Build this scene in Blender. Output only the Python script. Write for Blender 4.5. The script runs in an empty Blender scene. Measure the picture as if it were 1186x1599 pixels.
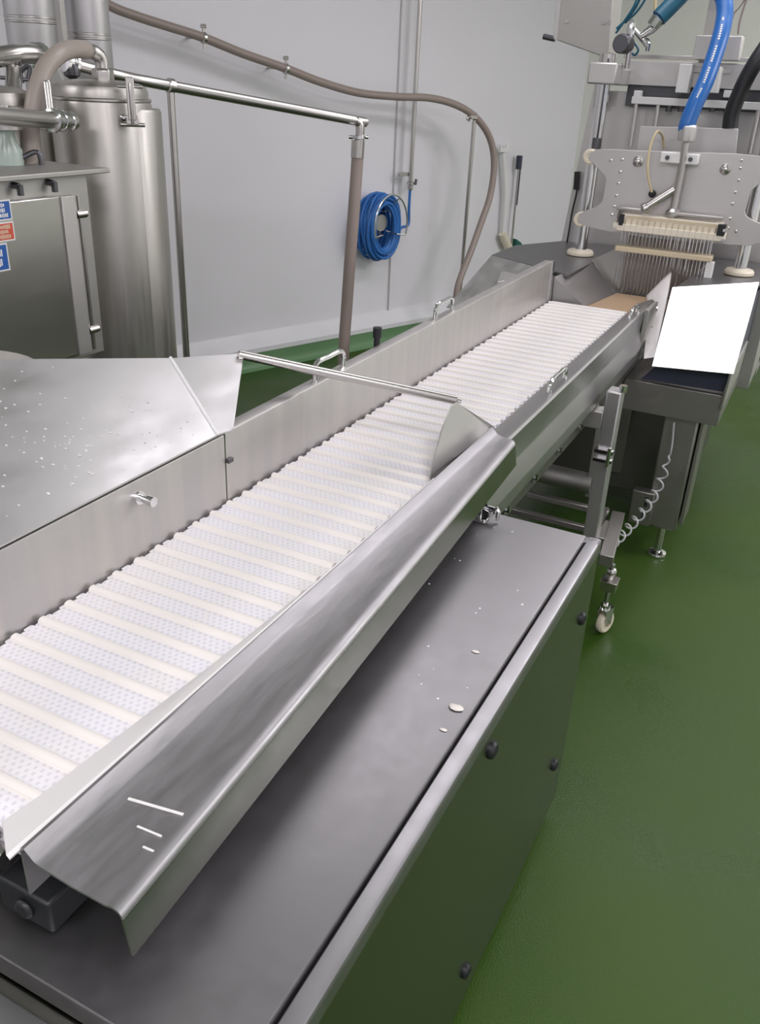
import bpy, bmesh, math, random
from mathutils import Vector as V, Matrix
random.seed(4)
S = bpy.context.scene
C = S.collection
PI = math.pi

# ------------------------------------------------------------------ camera, light, exposure
CAM_H = 1.62
YAW, PITCH, ROLL, FPX = -0.45170884, 0.46404314, 0.04689093, 1347.34
fw = V((math.sin(YAW) * math.cos(PITCH), math.cos(YAW) * math.cos(PITCH), -math.sin(PITCH)))
r0 = V((math.cos(YAW), -math.sin(YAW), 0)); u0 = r0.cross(fw)
rt = r0 * math.cos(ROLL) + u0 * math.sin(ROLL); up = rt.cross(fw)
cam = bpy.data.cameras.new('camera'); camo = bpy.data.objects.new('camera', cam); C.objects.link(camo)
cam.sensor_fit = 'VERTICAL'; cam.sensor_height = 24; cam.lens = FPX / 1599 * 24
cam.clip_start = .02
camo.matrix_world = Matrix(((rt.x, up.x, -fw.x, 0), (rt.y, up.y, -fw.y, 0), (rt.z, up.z, -fw.z, CAM_H), (0, 0, 0, 1)))
S.camera = camo
S.view_settings.view_transform = 'Standard'; S.view_settings.look = 'None'
S.view_settings.exposure = 0.24; S.view_settings.gamma = 1
S.cycles.max_bounces = 10
S.cycles.use_denoising = True
wd = bpy.data.worlds.new('world'); S.world = wd; wd.use_nodes = True
wd.node_tree.nodes['Background'].inputs[0].default_value = (.8, .82, .9, 1)
wd.node_tree.nodes['Background'].inputs[1].default_value = .05
CEIL = 3.1
WU = V((.3691, .9294, 0)); WN = V((.9294, -.3691, 0))     # along the side wall, and out of it into the room
W0 = V((-2.747, 5.020, 0))                                  # a point at the foot of the side wall
def WP(s, n, z): return W0 + WU * s + WN * n + V((0, 0, z))
LIGHTS = [(-6.4, 1.4, 1.5, .8, 62), (-6.2, 4.8, 1.5, .8, 62), (-3.6, 5.3, 1.5, .8, 66), (-1.0, 2.5, 1.5, 1.2, 19), (1.0, 5.2, 1.5, .8, 78), (.9, 2.9, 1.5, .5, 28)]
for s, n, la, lb, watt in LIGHTS:                           # unseen ceiling light panels, some added to brighten the far walls
    L = bpy.data.lights.new('ceiling_fill_light', 'AREA'); L.shape = 'RECTANGLE'; L.size = la; L.size_y = lb
    L.energy = watt; L.color = (1, .952, 1.015)
    o = bpy.data.objects.new('ceiling_fill_light', L); C.objects.link(o)
    o.location = WP(s, n, CEIL - .03); o.rotation_euler = (0, 0, math.atan2(WU.y, WU.x))

# ------------------------------------------------------------------ where the sight line through a photo point meets a plane
def ray(px, py):
    return rt * ((px - 593) / FPX) - up * ((py - 799.5) / FPX) + fw
E0 = V((0, 0, CAM_H))
def az(px, py, z): d = ray(px, py); return E0 + d * ((z - CAM_H) / d.z)
def ax(px, py, x): d = ray(px, py); return E0 + d * (x / d.x)
def ay(px, py, y): d = ray(px, py); return E0 + d * (y / d.y)
def ar(px, py, r): d = ray(px, py); return E0 + d * (r / math.hypot(d.x, d.y))
def aw(px, py, n): d = ray(px, py); return E0 + d * ((WN.dot(W0 - E0) + n) / WN.dot(d))

# ------------------------------------------------------------------ materials
def nodemat(name):
    m = bpy.data.materials.new(name); m.use_nodes = True
    return m, m.node_tree.nodes, m.node_tree.links, m.node_tree.nodes['Principled BSDF']
def plain(name, col, rough=.5, metal=0, spec=.5):
    m, N, L, b = nodemat(name)
    b.inputs['Base Color'].default_value = (*col, 1); b.inputs['Roughness'].default_value = rough
    b.inputs['Metallic'].default_value = metal; b.inputs['Specular IOR Level'].default_value = spec
    return m
def steel(name, col, rough, dr=.12, scale=(40, 4, 40), streak=0, streak_scale=(25, 25, 1.5), streak_col=None, spots=0, bump=.02):
    m, N, L, b = nodemat(name); b.inputs['Metallic'].default_value = 1
    tc = N.new('ShaderNodeNewGeometry'); mp = N.new('ShaderNodeMapping'); mp.inputs['Scale'].default_value = scale
    L.new(tc.outputs['Position'], mp.inputs[0])
    n = N.new('ShaderNodeTexNoise'); n.inputs['Scale'].default_value = 1; n.inputs['Detail'].default_value = 5; L.new(mp.outputs[0], n.inputs['Vector'])
    mr = N.new('ShaderNodeMapRange'); mr.inputs[1].default_value = .3; mr.inputs[2].default_value = .7
    mr.inputs[3].default_value = rough - dr * .5; mr.inputs[4].default_value = rough + dr * .5
    L.new(n.outputs[0], mr.inputs[0]); L.new(mr.outputs[0], b.inputs['Roughness'])
    col_out = None
    if streak:
        mp2 = N.new('ShaderNodeMapping'); mp2.inputs['Scale'].default_value = streak_scale; L.new(tc.outputs['Position'], mp2.inputs[0])
        n2 = N.new('ShaderNodeTexNoise'); n2.inputs['Scale'].default_value = 1; n2.inputs['Detail'].default_value = 4; L.new(mp2.outputs[0], n2.inputs['Vector'])
        r2 = N.new('ShaderNodeMapRange'); r2.inputs[1].default_value = .4; r2.inputs[2].default_value = .7; r2.inputs[4].default_value = streak
        L.new(n2.outputs[0], r2.inputs[0])
        mx = N.new('ShaderNodeMix'); mx.data_type = 'RGBA'; L.new(r2.outputs[0], mx.inputs[0])
        mx.inputs[6].default_value = (*col, 1); mx.inputs[7].default_value = (*(streak_col or (.75, .72, .68)), 1)
        L.new(mx.outputs[2], b.inputs['Base Color'])
    else:
        b.inputs['Base Color'].default_value = (*col, 1)
    bp = N.new('ShaderNodeBump'); bp.inputs['Strength'].default_value = bump; bp.inputs['Distance'].default_value = .01
    L.new(n.outputs[0], bp.inputs['Height']); L.new(bp.outputs[0], b.inputs['Normal'])
    return m
M = {}
M['steel'] = steel('brushed_steel', (.56, .55, .555), .44, dr=.06)
M['guard'] = steel('water_stained_steel', (.52, .505, .50), .46, dr=.06, streak=.45, streak_col=(.66, .625, .585))
M['lid'] = steel('satin_steel_sheet', (.255, .25, .255), .42, dr=.05, scale=(30, 30, 30))
M['trough'] = steel('worn_steel_sheet', (.45, .44, .45), .47, dr=.12, scale=(70, 16, 70), bump=.05, streak=.35, streak_scale=(60, 18, 40), streak_col=(.38, .38, .39))
M['sheet'] = steel('wet_steel_sheet', (.62, .615, .61), .42, dr=.16, scale=(22, 9, 9), bump=.02)
M['mirror'] = steel('polished_steel_sheet', (.88, .88, .87), .30, dr=.05, scale=(12, 12, 12), bump=.01)
M['tank'] = steel('matte_tank_steel', (.47, .455, .425), .42, scale=(60, 60, 3))
M['panel'] = steel('machine_panel_steel', (.60, .585, .575), .50, dr=.06, scale=(4, 4, 30))
M['dull'] = steel('dull_machine_steel', (.47, .46, .44), .52, dr=.06)
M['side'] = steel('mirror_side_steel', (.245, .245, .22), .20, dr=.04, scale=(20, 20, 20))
M['rail'] = steel('rail_steel', (.42, .415, .415), .38, dr=.08, scale=(20, 6, 20))
M['seam'] = plain('pale_fold_highlight', (.9, .9, .9), .45, .3)  # pale colour standing in for the highlight along the chute fold
M['rim'] = steel('rim_steel', (.36, .355, .365), .40, dr=.08, scale=(20, 20, 20))
M['lip'] = steel('polished_lip_steel', (.31, .315, .29), .22, dr=.08, scale=(20, 20, 20))
M['door'] = steel('cabinet_door_steel', (.46, .45, .43), .30, dr=.06, scale=(8, 8, 30))
M['low'] = steel('shaded_machine_steel', (.33, .32, .30), .45, dr=.06)  # base colour lowered for the shade around pedestal and beam
M['under'] = steel('shade_darkened_steel', (.20, .195, .18), .5, dr=.06)  # steel darkened to hold the shade under the frame
M['curtain'] = plain('brown_grey_steel', (.30, .27, .245), .5, .6)
M['chrome'] = plain('chrome', (.72, .72, .72), .14, 1)
M['pipe'] = plain('pipe_steel', (.55, .53, .51), .28, 1)
M['dark'] = plain('dark_steel', (.12, .12, .13), .4, .8)
M['black'] = plain('black_rubber', (.012, .013, .015), .45)
M['navy'] = plain('navy_parts_and_shade', (.035, .04, .065), .4)
M['white'] = plain('white_plastic', (.78, .78, .76), .4)
M['cream'] = plain('cream_plastic', (.74, .68, .54), .4)
M['ivory'] = plain('ivory_block', (.80, .74, .62), .45)
M['bar'] = plain('tan_plastic_bar', (.62, .53, .37), .45)
M['tan'] = plain('brown_infeed_plastic', (.42, .29, .18), .4)
M['cleat'] = plain('cream_cleat', (.74, .715, .67), .42)
M['strip'] = plain('white_wear_strip', (.70, .69, .67), .35)
M['hose'] = plain('brown_reinforced_hose', (.30, .245, .215), .42)
M['hose2'] = plain('beige_hose', (.38, .33, .29), .4)
M['blue'] = plain('blue_rubber_hose', (.018, .13, .42), .35)
M['coil'] = plain('blue_coil_tube', (.03, .16, .48), .4)
M['teal'] = plain('dark_teal_tube_and_shade', (.01, .10, .16), .35)
M['yellow'] = plain('yellow_tube', (.56, .47, .27), .35)
M['wire'] = plain('grey_spiral_wire', (.42, .43, .43), .35)
M['greenplastic'] = plain('green_plastic', (.008, .12, .085), .4)
M['sblue'] = plain('blue_sticker', (.02, .10, .36), .4)
M['sred'] = plain('red_sticker', (.60, .09, .05), .4)
M['swhite'] = plain('white_sticker_border', (.75, .76, .74), .4)
M['scrap'] = plain('pale_scrap', (.72, .68, .62), .4)
M['water'] = plain('water_bead_and_glint', (.74, .74, .76), .08)  # opaque pale beads, their bright glints put into the colour

def noisy(name, c1, c2, scale, rough, r2=None, lo=.35, hi=.65, bump=0, bscale=200, spec=.5, coat=0):
    m, N, L, b = nodemat(name)
    g = N.new('ShaderNodeNewGeometry'); n = N.new('ShaderNodeTexNoise'); n.inputs['Scale'].default_value = scale; n.inputs['Detail'].default_value = 4
    L.new(g.outputs['Position'], n.inputs['Vector'])
    mr = N.new('ShaderNodeMapRange'); mr.inputs[1].default_value = lo; mr.inputs[2].default_value = hi; L.new(n.outputs[0], mr.inputs[0])
    mx = N.new('ShaderNodeMix'); mx.data_type = 'RGBA'; L.new(mr.outputs[0], mx.inputs[0])
    mx.inputs[6].default_value = (*c1, 1); mx.inputs[7].default_value = (*c2, 1); L.new(mx.outputs[2], b.inputs['Base Color'])
    mq = N.new('ShaderNodeMapRange'); L.new(mr.outputs[0], mq.inputs[0]); mq.inputs[3].default_value = rough; mq.inputs[4].default_value = r2 if r2 is not None else rough
    L.new(mq.outputs[0], b.inputs['Roughness']); b.inputs['Specular IOR Level'].default_value = spec
    if bump:
        n2 = N.new('ShaderNodeTexNoise'); n2.inputs['Scale'].default_value = bscale; n2.inputs['Detail'].default_value = 3; L.new(g.outputs['Position'], n2.inputs['Vector'])
        bp = N.new('ShaderNodeBump'); bp.inputs['Strength'].default_value = bump; bp.inputs['Distance'].default_value = .003
        L.new(n2.outputs[0], bp.inputs['Height']); L.new(bp.outputs[0], b.inputs['Normal'])
    return m
M['floor'] = noisy('green_resin_floor', (.026, .065, .005), (.038, .077, .010), 1.3, .24, .52, lo=.40, hi=.62, bump=.4, bscale=260, spec=.27)
M['greenglass'] = plain('green_tinted_glass', (.42, .50, .45), .25)
M['cove'] = noisy('green_cove', (.115, .23, .105), (.135, .255, .125), 3, .4)
M['wall'] = noisy('grey_white_wall_panel', (.765, .755, .785), (.785, .775, .80), .7, .38, .42)
M['wallback'] = noisy('pale_green_wall_panel', (.80, .83, .73), (.82, .85, .76), .8, .4, .45)
M['kerb'] = noisy('white_kerb', (.74, .74, .75), (.70, .70, .72), 5, .4)
M['ceil'] = plain('white_ceiling', (.75, .75, .75), .6)

def belt_mat():
    m, N, L, b = nodemat('white_modular_belt'); b.inputs['Roughness'].default_value = .42
    g = N.new('ShaderNodeNewGeometry'); sx = N.new('ShaderNodeSeparateXYZ'); L.new(g.outputs['Position'], sx.inputs[0])
    def mth(op, a, bb=None, cc=None):
        n = N.new('ShaderNodeMath'); n.operation = op
        for i, v in enumerate((a, bb, cc)):
            if v is None: continue
            if isinstance(v, (int, float)): n.inputs[i].default_value = v
            else: L.new(v, n.inputs[i])
        return n.outputs[0]
    py_, px_ = .00833, .0105
    row = mth('FLOOR', mth('DIVIDE', sx.outputs[1], py_))
    fy = mth('FRACT', mth('DIVIDE', sx.outputs[1], py_))
    off = mth('MULTIPLY', mth('MODULO', row, 2), .5)
    fx = mth('FRACT', mth('ADD', mth('DIVIDE', sx.outputs[0], px_), off))
    inx = mth('LESS_THAN', mth('ABSOLUTE', mth('SUBTRACT', fx, .5)), .19)
    iny = mth('LESS_THAN', mth('ABSOLUTE', mth('SUBTRACT', fy, .5)), .30)
    hole = mth('MULTIPLY', inx, iny)
    n = N.new('ShaderNodeTexNoise'); n.inputs['Scale'].default_value = 9; n.inputs['Detail'].default_value = 3; L.new(g.outputs['Position'], n.inputs['Vector'])
    mr = N.new('ShaderNodeMapRange'); mr.inputs[1].default_value = .45; mr.inputs[2].default_value = .75; L.new(n.outputs[0], mr.inputs[0])
    m1 = N.new('ShaderNodeMix'); m1.data_type = 'RGBA'; L.new(mr.outputs[0], m1.inputs[0]); m1.inputs[6].default_value = (.72, .71, .735, 1); m1.inputs[7].default_value = (.71, .69, .66, 1)
    m2 = N.new('ShaderNodeMix'); m2.data_type = 'RGBA'; L.new(mth('MULTIPLY', hole, .27), m2.inputs[0]); L.new(m1.outputs[2], m2.inputs[6]); m2.inputs[7].default_value = (.30, .30, .36, 1)
    L.new(m2.outputs[2], b.inputs['Base Color'])
    bp = N.new('ShaderNodeBump'); bp.inputs['Strength'].default_value = .5; bp.inputs['Distance'].default_value = .002; bp.invert = True
    L.new(hole, bp.inputs['Height']); L.new(bp.outputs[0], b.inputs['Normal'])
    return m
M['belt'] = belt_mat()

# ------------------------------------------------------------------ object helpers
WL = {}
def link(name, me_or_none, parent, c):
    o = bpy.data.objects.new(name, me_or_none); C.objects.link(o)
    WL[o] = V(c)
    if parent is not None:
        o.parent = parent; o.location = V(c) - WL[parent]
    else: o.location = c
    return o
def obj(name, bm, mat, parent=None, bevel=0, angle=35, label=None):
    bmesh.ops.recalc_face_normals(bm, faces=bm.faces)
    xs = [v.co for v in bm.verts]
    c = V([(min(p[i] for p in xs) + max(p[i] for p in xs)) / 2 for i in range(3)])
    for v in bm.verts: v.co -= c
    me = bpy.data.meshes.new(name); bm.to_mesh(me); bm.free()
    me.materials.append(M[mat])
    me.polygons.foreach_set('use_smooth', [True] * len(me.polygons))
    me.set_sharp_from_angle(angle=math.radians(angle))
    o = link(name, me, parent, c)
    if bevel:
        md = o.modifiers.new('bevel', 'BEVEL'); md.width = bevel; md.segments = 2; md.limit_method = 'ANGLE'; md.harden_normals = False
    if label: o['label'] = label
    return o
def thing(name, loc, label, cat, group=None):
    o = link(name, None, None, loc); return tag(o, label, cat, group)
def tag(o, label, cat, group=None):
    o['label'] = label; o['category'] = cat
    if group: o['group'] = group
    return o
def struct(name, bm, mat, bevel=0):
    o = obj(name, bm, mat, None, bevel); o['kind'] = 'structure'; return o
def copy(o, delta, parent=None):
    c = o.copy(); C.objects.link(c)
    if parent is not None:
        WL[c] = WL[o] + V(delta); c.parent = parent; c.location = WL[c] - WL[parent]
    else:
        WL[c] = WL[o] + V(delta); c.location = WL[c]
    for ch in o.children: copy(ch, delta, c)
    return c
B = bmesh.new
def box(bm, lo, hi, mtx=None):
    x0, y0, z0 = lo; x1, y1, z1 = hi
    vs = [bm.verts.new(p) for p in ((x0, y0, z0), (x1, y0, z0), (x1, y1, z0), (x0, y1, z0), (x0, y0, z1), (x1, y0, z1), (x1, y1, z1), (x0, y1, z1))]
    for f in ((0, 3, 2, 1), (4, 5, 6, 7), (0, 1, 5, 4), (1, 2, 6, 5), (2, 3, 7, 6), (3, 0, 4, 7)): bm.faces.new([vs[i] for i in f])
    if mtx is not None: bmesh.ops.transform(bm, matrix=mtx, verts=vs)
    return bm
def obox(bm, c, ux, uy, uz, hx, hy, hz):
    """box about c on the axes ux, uy, uz with half sizes"""
    c = V(c); ux, uy, uz = V(ux).normalized() * hx, V(uy).normalized() * hy, V(uz).normalized() * hz
    vs = [bm.verts.new(c + ux * a + uy * b + uz * d) for d in (-1, 1) for a, b in ((-1, -1), (1, -1), (1, 1), (-1, 1))]
    for f in ((0, 3, 2, 1), (4, 5, 6, 7), (0, 1, 5, 4), (1, 2, 6, 5), (2, 3, 7, 6), (3, 0, 4, 7)): bm.faces.new([vs[i] for i in f])
    return bm
def plate(bm, pts, t):
    """flat sheet through pts (any polygon), thickened by vector t"""
    t = V(t); n = len(pts)
    a = [bm.verts.new(V(p)) for p in pts]; b = [bm.verts.new(V(p) + t) for p in pts]
    bm.faces.new(a); bm.faces.new(b[::-1])
    for i in range(n): bm.faces.new((a[i], a[(i + 1) % n], b[(i + 1) % n], b[i]))
    return bm
def ring(bm, c, x, y, r, n): return [bm.verts.new(c + x * (r * math.cos(2 * PI * i / n)) + y * (r * math.sin(2 * PI * i / n))) for i in range(n)]
def smoothpath(pts, k=8):
    pts = [V(p) for p in pts]
    if len(pts) < 3: return pts
    out = []
    P = [pts[0] * 2 - pts[1]] + pts + [pts[-1] * 2 - pts[-2]]
    for i in range(1, len(P) - 2):
        a, b, c, d = P[i - 1], P[i], P[i + 1], P[i + 2]
        for j in range(k):
            t = j / k
            out.append(.5 * (2 * b + (c - a) * t + (2 * a - 5 * b + 4 * c - d) * t * t + (3 * b - a - 3 * c + d) * t ** 3))
    out.append(pts[-1]); return out
def tube(bm, pts, r, n=12, smooth=0, closed=False):
    """round bar or hose along pts; r a number or a list"""
    if smooth: pts = smoothpath(pts, smooth)
    pts = [V(p) for p in pts]; m = len(pts)
    rs = r if isinstance(r, (list, tuple)) else [r] * m
    t0 = (pts[1] - pts[0]).normalized()
    x = t0.orthogonal().normalized(); rings = []
    for i, p in enumerate(pts):
        if closed: t = (pts[(i + 1) % m] - pts[i - 1]).normalized()
        else: t = (pts[min(i + 1, m - 1)] - pts[max(i - 1, 0)]).normalized()
        x = (x - t * x.dot(t)).normalized(); y = t.cross(x)
        rings.append(ring(bm, p, x, y, rs[i], n))
    for i in range(m if closed else m - 1):
        a, b = rings[i], rings[(i + 1) % m]
        for j in range(n): bm.faces.new((a[j], a[(j + 1) % n], b[(j + 1) % n], b[j]))
    if not closed: bm.faces.new(rings[0][::-1]); bm.faces.new(rings[-1])
    return bm
def lathe(bm, base, axis, prof, n=32):
    """prof: (radius, distance along axis) pairs"""
    base, a = V(base), V(axis).normalized(); x = a.orthogonal().normalized(); y = a.cross(x)
    rs = [ring(bm, base + a * h, x, y, max(r, 1e-4), n) for r, h in prof]
    for p, q in zip(rs, rs[1:]):
        for j in range(n): bm.faces.new((p[j], p[(j + 1) % n], q[(j + 1) % n], q[j]))
    bm.faces.new(rs[0][::-1]); bm.faces.new(rs[-1])
    return bm
def cyl(bm, a, b, r, n=20, r2=None):
    a, b = V(a), V(b); return lathe(bm, a, b - a, [(r, 0), (r if r2 is None else r2, (b - a).length)], n)
def profile(bm, secs, closed=True):
    """skin between matching cross-sections (lists of points)"""
    rr = [[bm.verts.new(V(p)) for p in s] for s in secs]; n = len(rr[0])
    for a, b in zip(rr, rr[1:]):
        for j in range(n if closed else n - 1): bm.faces.new((a[j], a[(j + 1) % n], b[(j + 1) % n], b[j]))
    if closed: bm.faces.new(rr[0][::-1]); bm.faces.new(rr[-1])
    return bm
def sheet(line, t):
    """closed cross-section (u, v) for a thin bent sheet following line"""
    L = [V((*p, 0)) for p in line]; off = []
    for i, p in enumerate(L):
        d = []
        if i > 0: d.append((L[i] - L[i - 1]).normalized())
        if i < len(L) - 1: d.append((L[i + 1] - L[i]).normalized())
        n = sum((V((-q.y, q.x, 0)) for q in d), V((0, 0, 0))).normalized()
        k = 1 / max(.5, n.dot(V((-d[0].y, d[0].x, 0))))
        off.append(p + n * t * k)
    return [(p.x, p.y) for p in L] + [(p.x, p.y) for p in off[::-1]]
def arcpts(c, r, a0, a1, n): return [(c[0] + r * math.cos(a0 + (a1 - a0) * i / n), c[1] + r * math.sin(a0 + (a1 - a0) * i / n)) for i in range(n + 1)]
def uhandle(bm, a, b, h, r):
    """U-shaped grab handle from foot a to foot b standing out by vector h"""
    a, b, h = V(a), V(b), V(h); d = (b - a); k = .22
    return tube(bm, [a, a + h * .7, a + h + d * k * .6, a + h + d * .5, b + h - d * k * .6, b + h * .7, b], r, 10, smooth=6)

# ------------------------------------------------------------------ the room
S0, S1, NW = -9.5, 2.25, 7.0
bm = B(); plate(bm, [WP(S0, 0, 0), WP(S1, 0, 0), WP(S1, NW, 0), WP(S0, NW, 0)], (0, 0, -.05)); struct('floor', bm, 'floor')
bm = B(); plate(bm, [WP(S0, 0, CEIL), WP(S1, 0, CEIL), WP(S1, NW, CEIL), WP(S0, NW, CEIL)], (0, 0, .05)); struct('ceiling', bm, 'ceil')
bm = B(); plate(bm, [WP(S0, 0, 0), WP(S1, 0, 0), WP(S1, 0, CEIL), WP(S0, 0, CEIL)], -WN * .08); struct('wall_left', bm, 'wall')
bm = B(); plate(bm, [WP(S0, NW, 0), WP(S1, NW, 0), WP(S1, NW, CEIL), WP(S0, NW, CEIL)], WN * .08); struct('wall_right', bm, 'wall')
bm = B(); plate(bm, [WP(S1, 0, 0), WP(S1, NW, 0), WP(S1, NW, CEIL), WP(S1, 0, CEIL)], WU * .08); struct('wall_back', bm, 'wallback')
bm = B(); plate(bm, [WP(S0, 0, 0), WP(S0, NW, 0), WP(S0, NW, CEIL), WP(S0, 0, CEIL)], -WU * .08); struct('wall_front', bm, 'wall')
bm = B(); sec = [(0, .10), (0, .20), (.008, .20), (.012, .190), (.088, .128), (.088, .10)]
profile(bm, [[WP(s, n, z) for n, z in sec] for s in (S0, S1)]); struct('trim_1', bm, 'kerb')
bm = B(); sec = [(0, 0), (0, .10), (.086, .10), (.087, .05), (.092, .025), (.105, .008), (.125, .0)]
profile(bm, [[WP(s, n, z) for n, z in sec] for s in (S0, S1)]); struct('trim_2', bm, 'cove')

# ------------------------------------------------------------------ the belt conveyor
XL, XR, BZ = -.890, -.597, .900
cv = thing('belt_conveyor', (-.74, 1.9, 0), 'long conveyor with a white ribbed modular belt between steel side guards', 'conveyor')
# belt: rows of links with toothed edges, turning down over the near roller
bm = B(); P = .01667; y = .445; k = 0
RC = V((0, .458, BZ - .030))
path = []
for i in range(8, 0, -1):
    a = PI / 2 + i * (PI * .62) / 8; path.append((RC.y + .030 * math.cos(a), RC.z + .030 * math.sin(a)))
yy = .458
while yy < 3.235: path.append((yy, BZ)); yy += P
for i in range(len(path) - 1):
    (ya, za), (yb, zb) = path[i], path[i + 1]
    d = V((0, yb - ya, zb - za)); n = V((0, -d.z, d.y)).normalized() * .012
    e = .0045 if i % 2 else 0
    pts = []
    for s, t in ((0, 1), (.12, 0), (.88, 0), (1, 1)):
        pts.append((V((0, ya, za)) + d * s, t))
    q = [bm.verts.new((XL + e + t * .003, p.y, p.z) if True else 0) for p, t in pts] + [bm.verts.new((XR - e - t * .003, p.y, p.z)) for p, t in reversed(pts)]
    lo = [bm.verts.new(v.co - n) for v in q]
    bm.faces.new(q); bm.faces.new(lo[::-1])
    for j in range(len(q)): bm.faces.new((q[j], lo[j], lo[(j + 1) % len(q)], q[(j + 1) % len(q)]))
obj('belt', bm, 'belt', cv)
bm = B(); sec = [(-.0085, -.001), (-.006, .0045), (-.0025, .0062), (.0025, .0062), (.006, .0045), (.0085, -.001)]
profile(bm, [[(x, .4715 + u, BZ + v) for u, v in sec] for x in (XL + .004, XR - .004)])
ct = obj('belt_cleat', bm, 'cleat', cv, label='cream raised rib across the belt')
for i in range(1, 55): copy(ct, (0, i * .0503, 0), cv)
# left guards: upright sheets with an outward top lip
def lguard(y0, y1, x, ztop, zt2, mat, name='side_guard', bev0=False, lip=.028):
    bm = B(); secs = []
    for yq, zt in ((y0, ztop), (y1, zt2)):
        line = [(x, .845), (x, zt - .004), (x - .0012, zt - .0012), (x - .004, zt), (x - lip, zt), (x - lip, zt - .015)]
        secs.append([(u, yq, v) for u, v in sheet(line, .002)])
    profile(bm, secs); return obj(name, bm, mat, cv)
g_near = lguard(.10, 1.180, -.893, 1.035, 1.035, 'guard')
g_far = lguard(1.186, 3.20, -.8945, 1.037, 1.050, 'guard')
bm = B(); plate(bm, [(-.896, 3.20, .845), (-.896, 3.235, .845), (-.896, 3.228, .95), (-.896, 3.213, 1.05), (-.896, 3.20, 1.05)], (.005, 0, 0)); obj('guard_end_strip', bm, 'chrome', cv)
bm = B(); cyl(bm, (-.895, .948, 1.004), (-.868, .948, 1.004), .006, 14); cyl(bm, (-.872, .948, 1.004), (-.860, .948, 1.004), .0085, 14); cyl(bm, (-.893, .948, 1.004), (-.887, .948, 1.004), .011, 16); obj('stud_bolt', bm, 'chrome', g_near)
bm = B(); box(bm, (-.894, 1.183, .978), (-.886, 1.197, .986)); obj('clip', bm, 'dark', g_far)
for ya, yb in ((1.525, 1.648), (2.160, 2.280)):
    zz = 1.039 + (ya - 1.19) * .0062
    bm = B(); uhandle(bm, (-.909, ya, zz - .002), (-.909, yb, zz - .002), (0, 0, .040), .0055); obj('handle', bm, 'chrome', g_far)
bm = B(); cyl(bm, (-.93, 1.855, .99), (-.93, 1.855, 1.062), .008, 12); cyl(bm, (-.93, 1.855, 1.058), (-.93, 1.855, 1.082), .011, 12); obj('lever', bm, 'black', cv, label='small black lever knob')
# right far rail: near-flat top strip, tall outer face, folded foot
bm = B(); secs = []
for yq, k in ((1.60, 0), (3.36, 1)):
    xo = -.528 - .006 * k; zt = .922 + .006 * k
    line = [(-.594, .897), (-.588, .908), (xo - .012, zt + .001), (xo - .004, zt), (xo, zt - .006), (xo - .004, .850), (xo - .002, .842), (xo + .013, .796), (xo + .014, .790), (xo + .012, .757), (xo + .008, .752), (xo - .014, .752)]
    secs.append([(u, yq, v) for u, v in sheet(line, -.002)])
profile(bm, secs); rail = obj('side_rail', bm, 'rail', cv, bevel=0)
for ya, yb in ((2.095, 2.235), (3.025, 3.135)):
    bm = B(); uhandle(bm, (-.552, ya, .916), (-.552, yb, .918), (.002, 0, .036), .0055); obj('handle', bm, 'chrome', rail)
bm = B(); box(bm, (-.534, 3.19, .745), (-.519, 3.355, .925)); eb = obj('end_bracket', bm, 'dull', cv, bevel=.001)
for yq, zq in ((3.33, .905), (3.33, .77), (3.22, .77), (3.30, .84)):
    bm = B(); cyl(bm, (-.521, yq, zq), (-.512, yq, zq), .007, 6); obj('bolt', bm, 'chrome', eb)
# lower frame rail with clips underneath
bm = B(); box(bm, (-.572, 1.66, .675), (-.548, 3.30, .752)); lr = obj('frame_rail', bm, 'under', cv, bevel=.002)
for i in range(6):
    yq = 1.76 + i * .215
    bm = B(); box(bm, (-.549, yq, .718), (-.530, yq + .035, .748)); cyl(bm, (-.535, yq + .017, .727), (-.522, yq + .017, .727), .008, 8); obj('rail_clip', bm, 'chrome', lr)
bm = B(); box(bm, (-.945, 1.66, .675), (-.920, 3.30, .752)); obj('frame_rail', bm, 'under', cv, bevel=.002)
for yq in (1.9, 2.5, 3.1):
    bm = B(); box(bm, (-.92, yq, .690), (-.572, yq + .04, .725)); obj('cross_member', bm, 'under', cv, bevel=.002)
bm = B(); box(bm, (-.89, .47, .850), (-.60, 3.25, .872)); obj('belt_bed', bm, 'dull', cv)
bm = B(); cyl(bm, (-.885, .458, BZ - .030), (-.60, .458, BZ - .030), .017, 24); obj('end_roller', bm, 'pipe', cv)
bm = B(); cyl(bm, (-.893, 3.21, BZ - .040), (-.60, 3.21, BZ - .040), .026, 24); obj('end_roller', bm, 'pipe', cv)
# legs of the far end
def leg(x, y0, z0, z1, mat='steel'):
    bm = B(); box(bm, (x - .022, y0 - .03, z0), (x + .022, y0 + .03, z1)); return obj('leg', bm, mat, cv, bevel=.004)
lg = leg(-.470, 2.56, .10, .815)
bm = B(); box(bm, (-.556, 2.53, .69), (-.492, 2.59, .745)); obj('leg_bracket', bm, 'dull', lg, bevel=.002)
bm = B(); box(bm, (-.497, 2.515, .620), (-.440, 2.533, .632)); box(bm, (-.497, 2.515, .592), (-.440, 2.533, .602)); cyl(bm, (-.45, 2.51, .585), (-.45, 2.51, .645), .006, 10); obj('leg_clamp', bm, 'chrome', lg)
bm = B(); cyl(bm, (-.448, 2.548, .815), (-.448, 2.548, .835), .012, 12); obj('leg_cap', bm, 'chrome', lg)
lg2 = leg(-.99, 2.56, .10, .815)
bm = B(); box(bm, (-.97, 2.54, .655), (-.944, 2.58, .695)); obj('leg_bracket', bm, 'dull', lg2)
for x in (-.99, -.47):
    pass
bm = B(); box(bm, (-.968, 2.545, .235), (-.492, 2.585, .275)); obj('cross_member', bm, 'dull', cv, bevel=.003)
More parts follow.
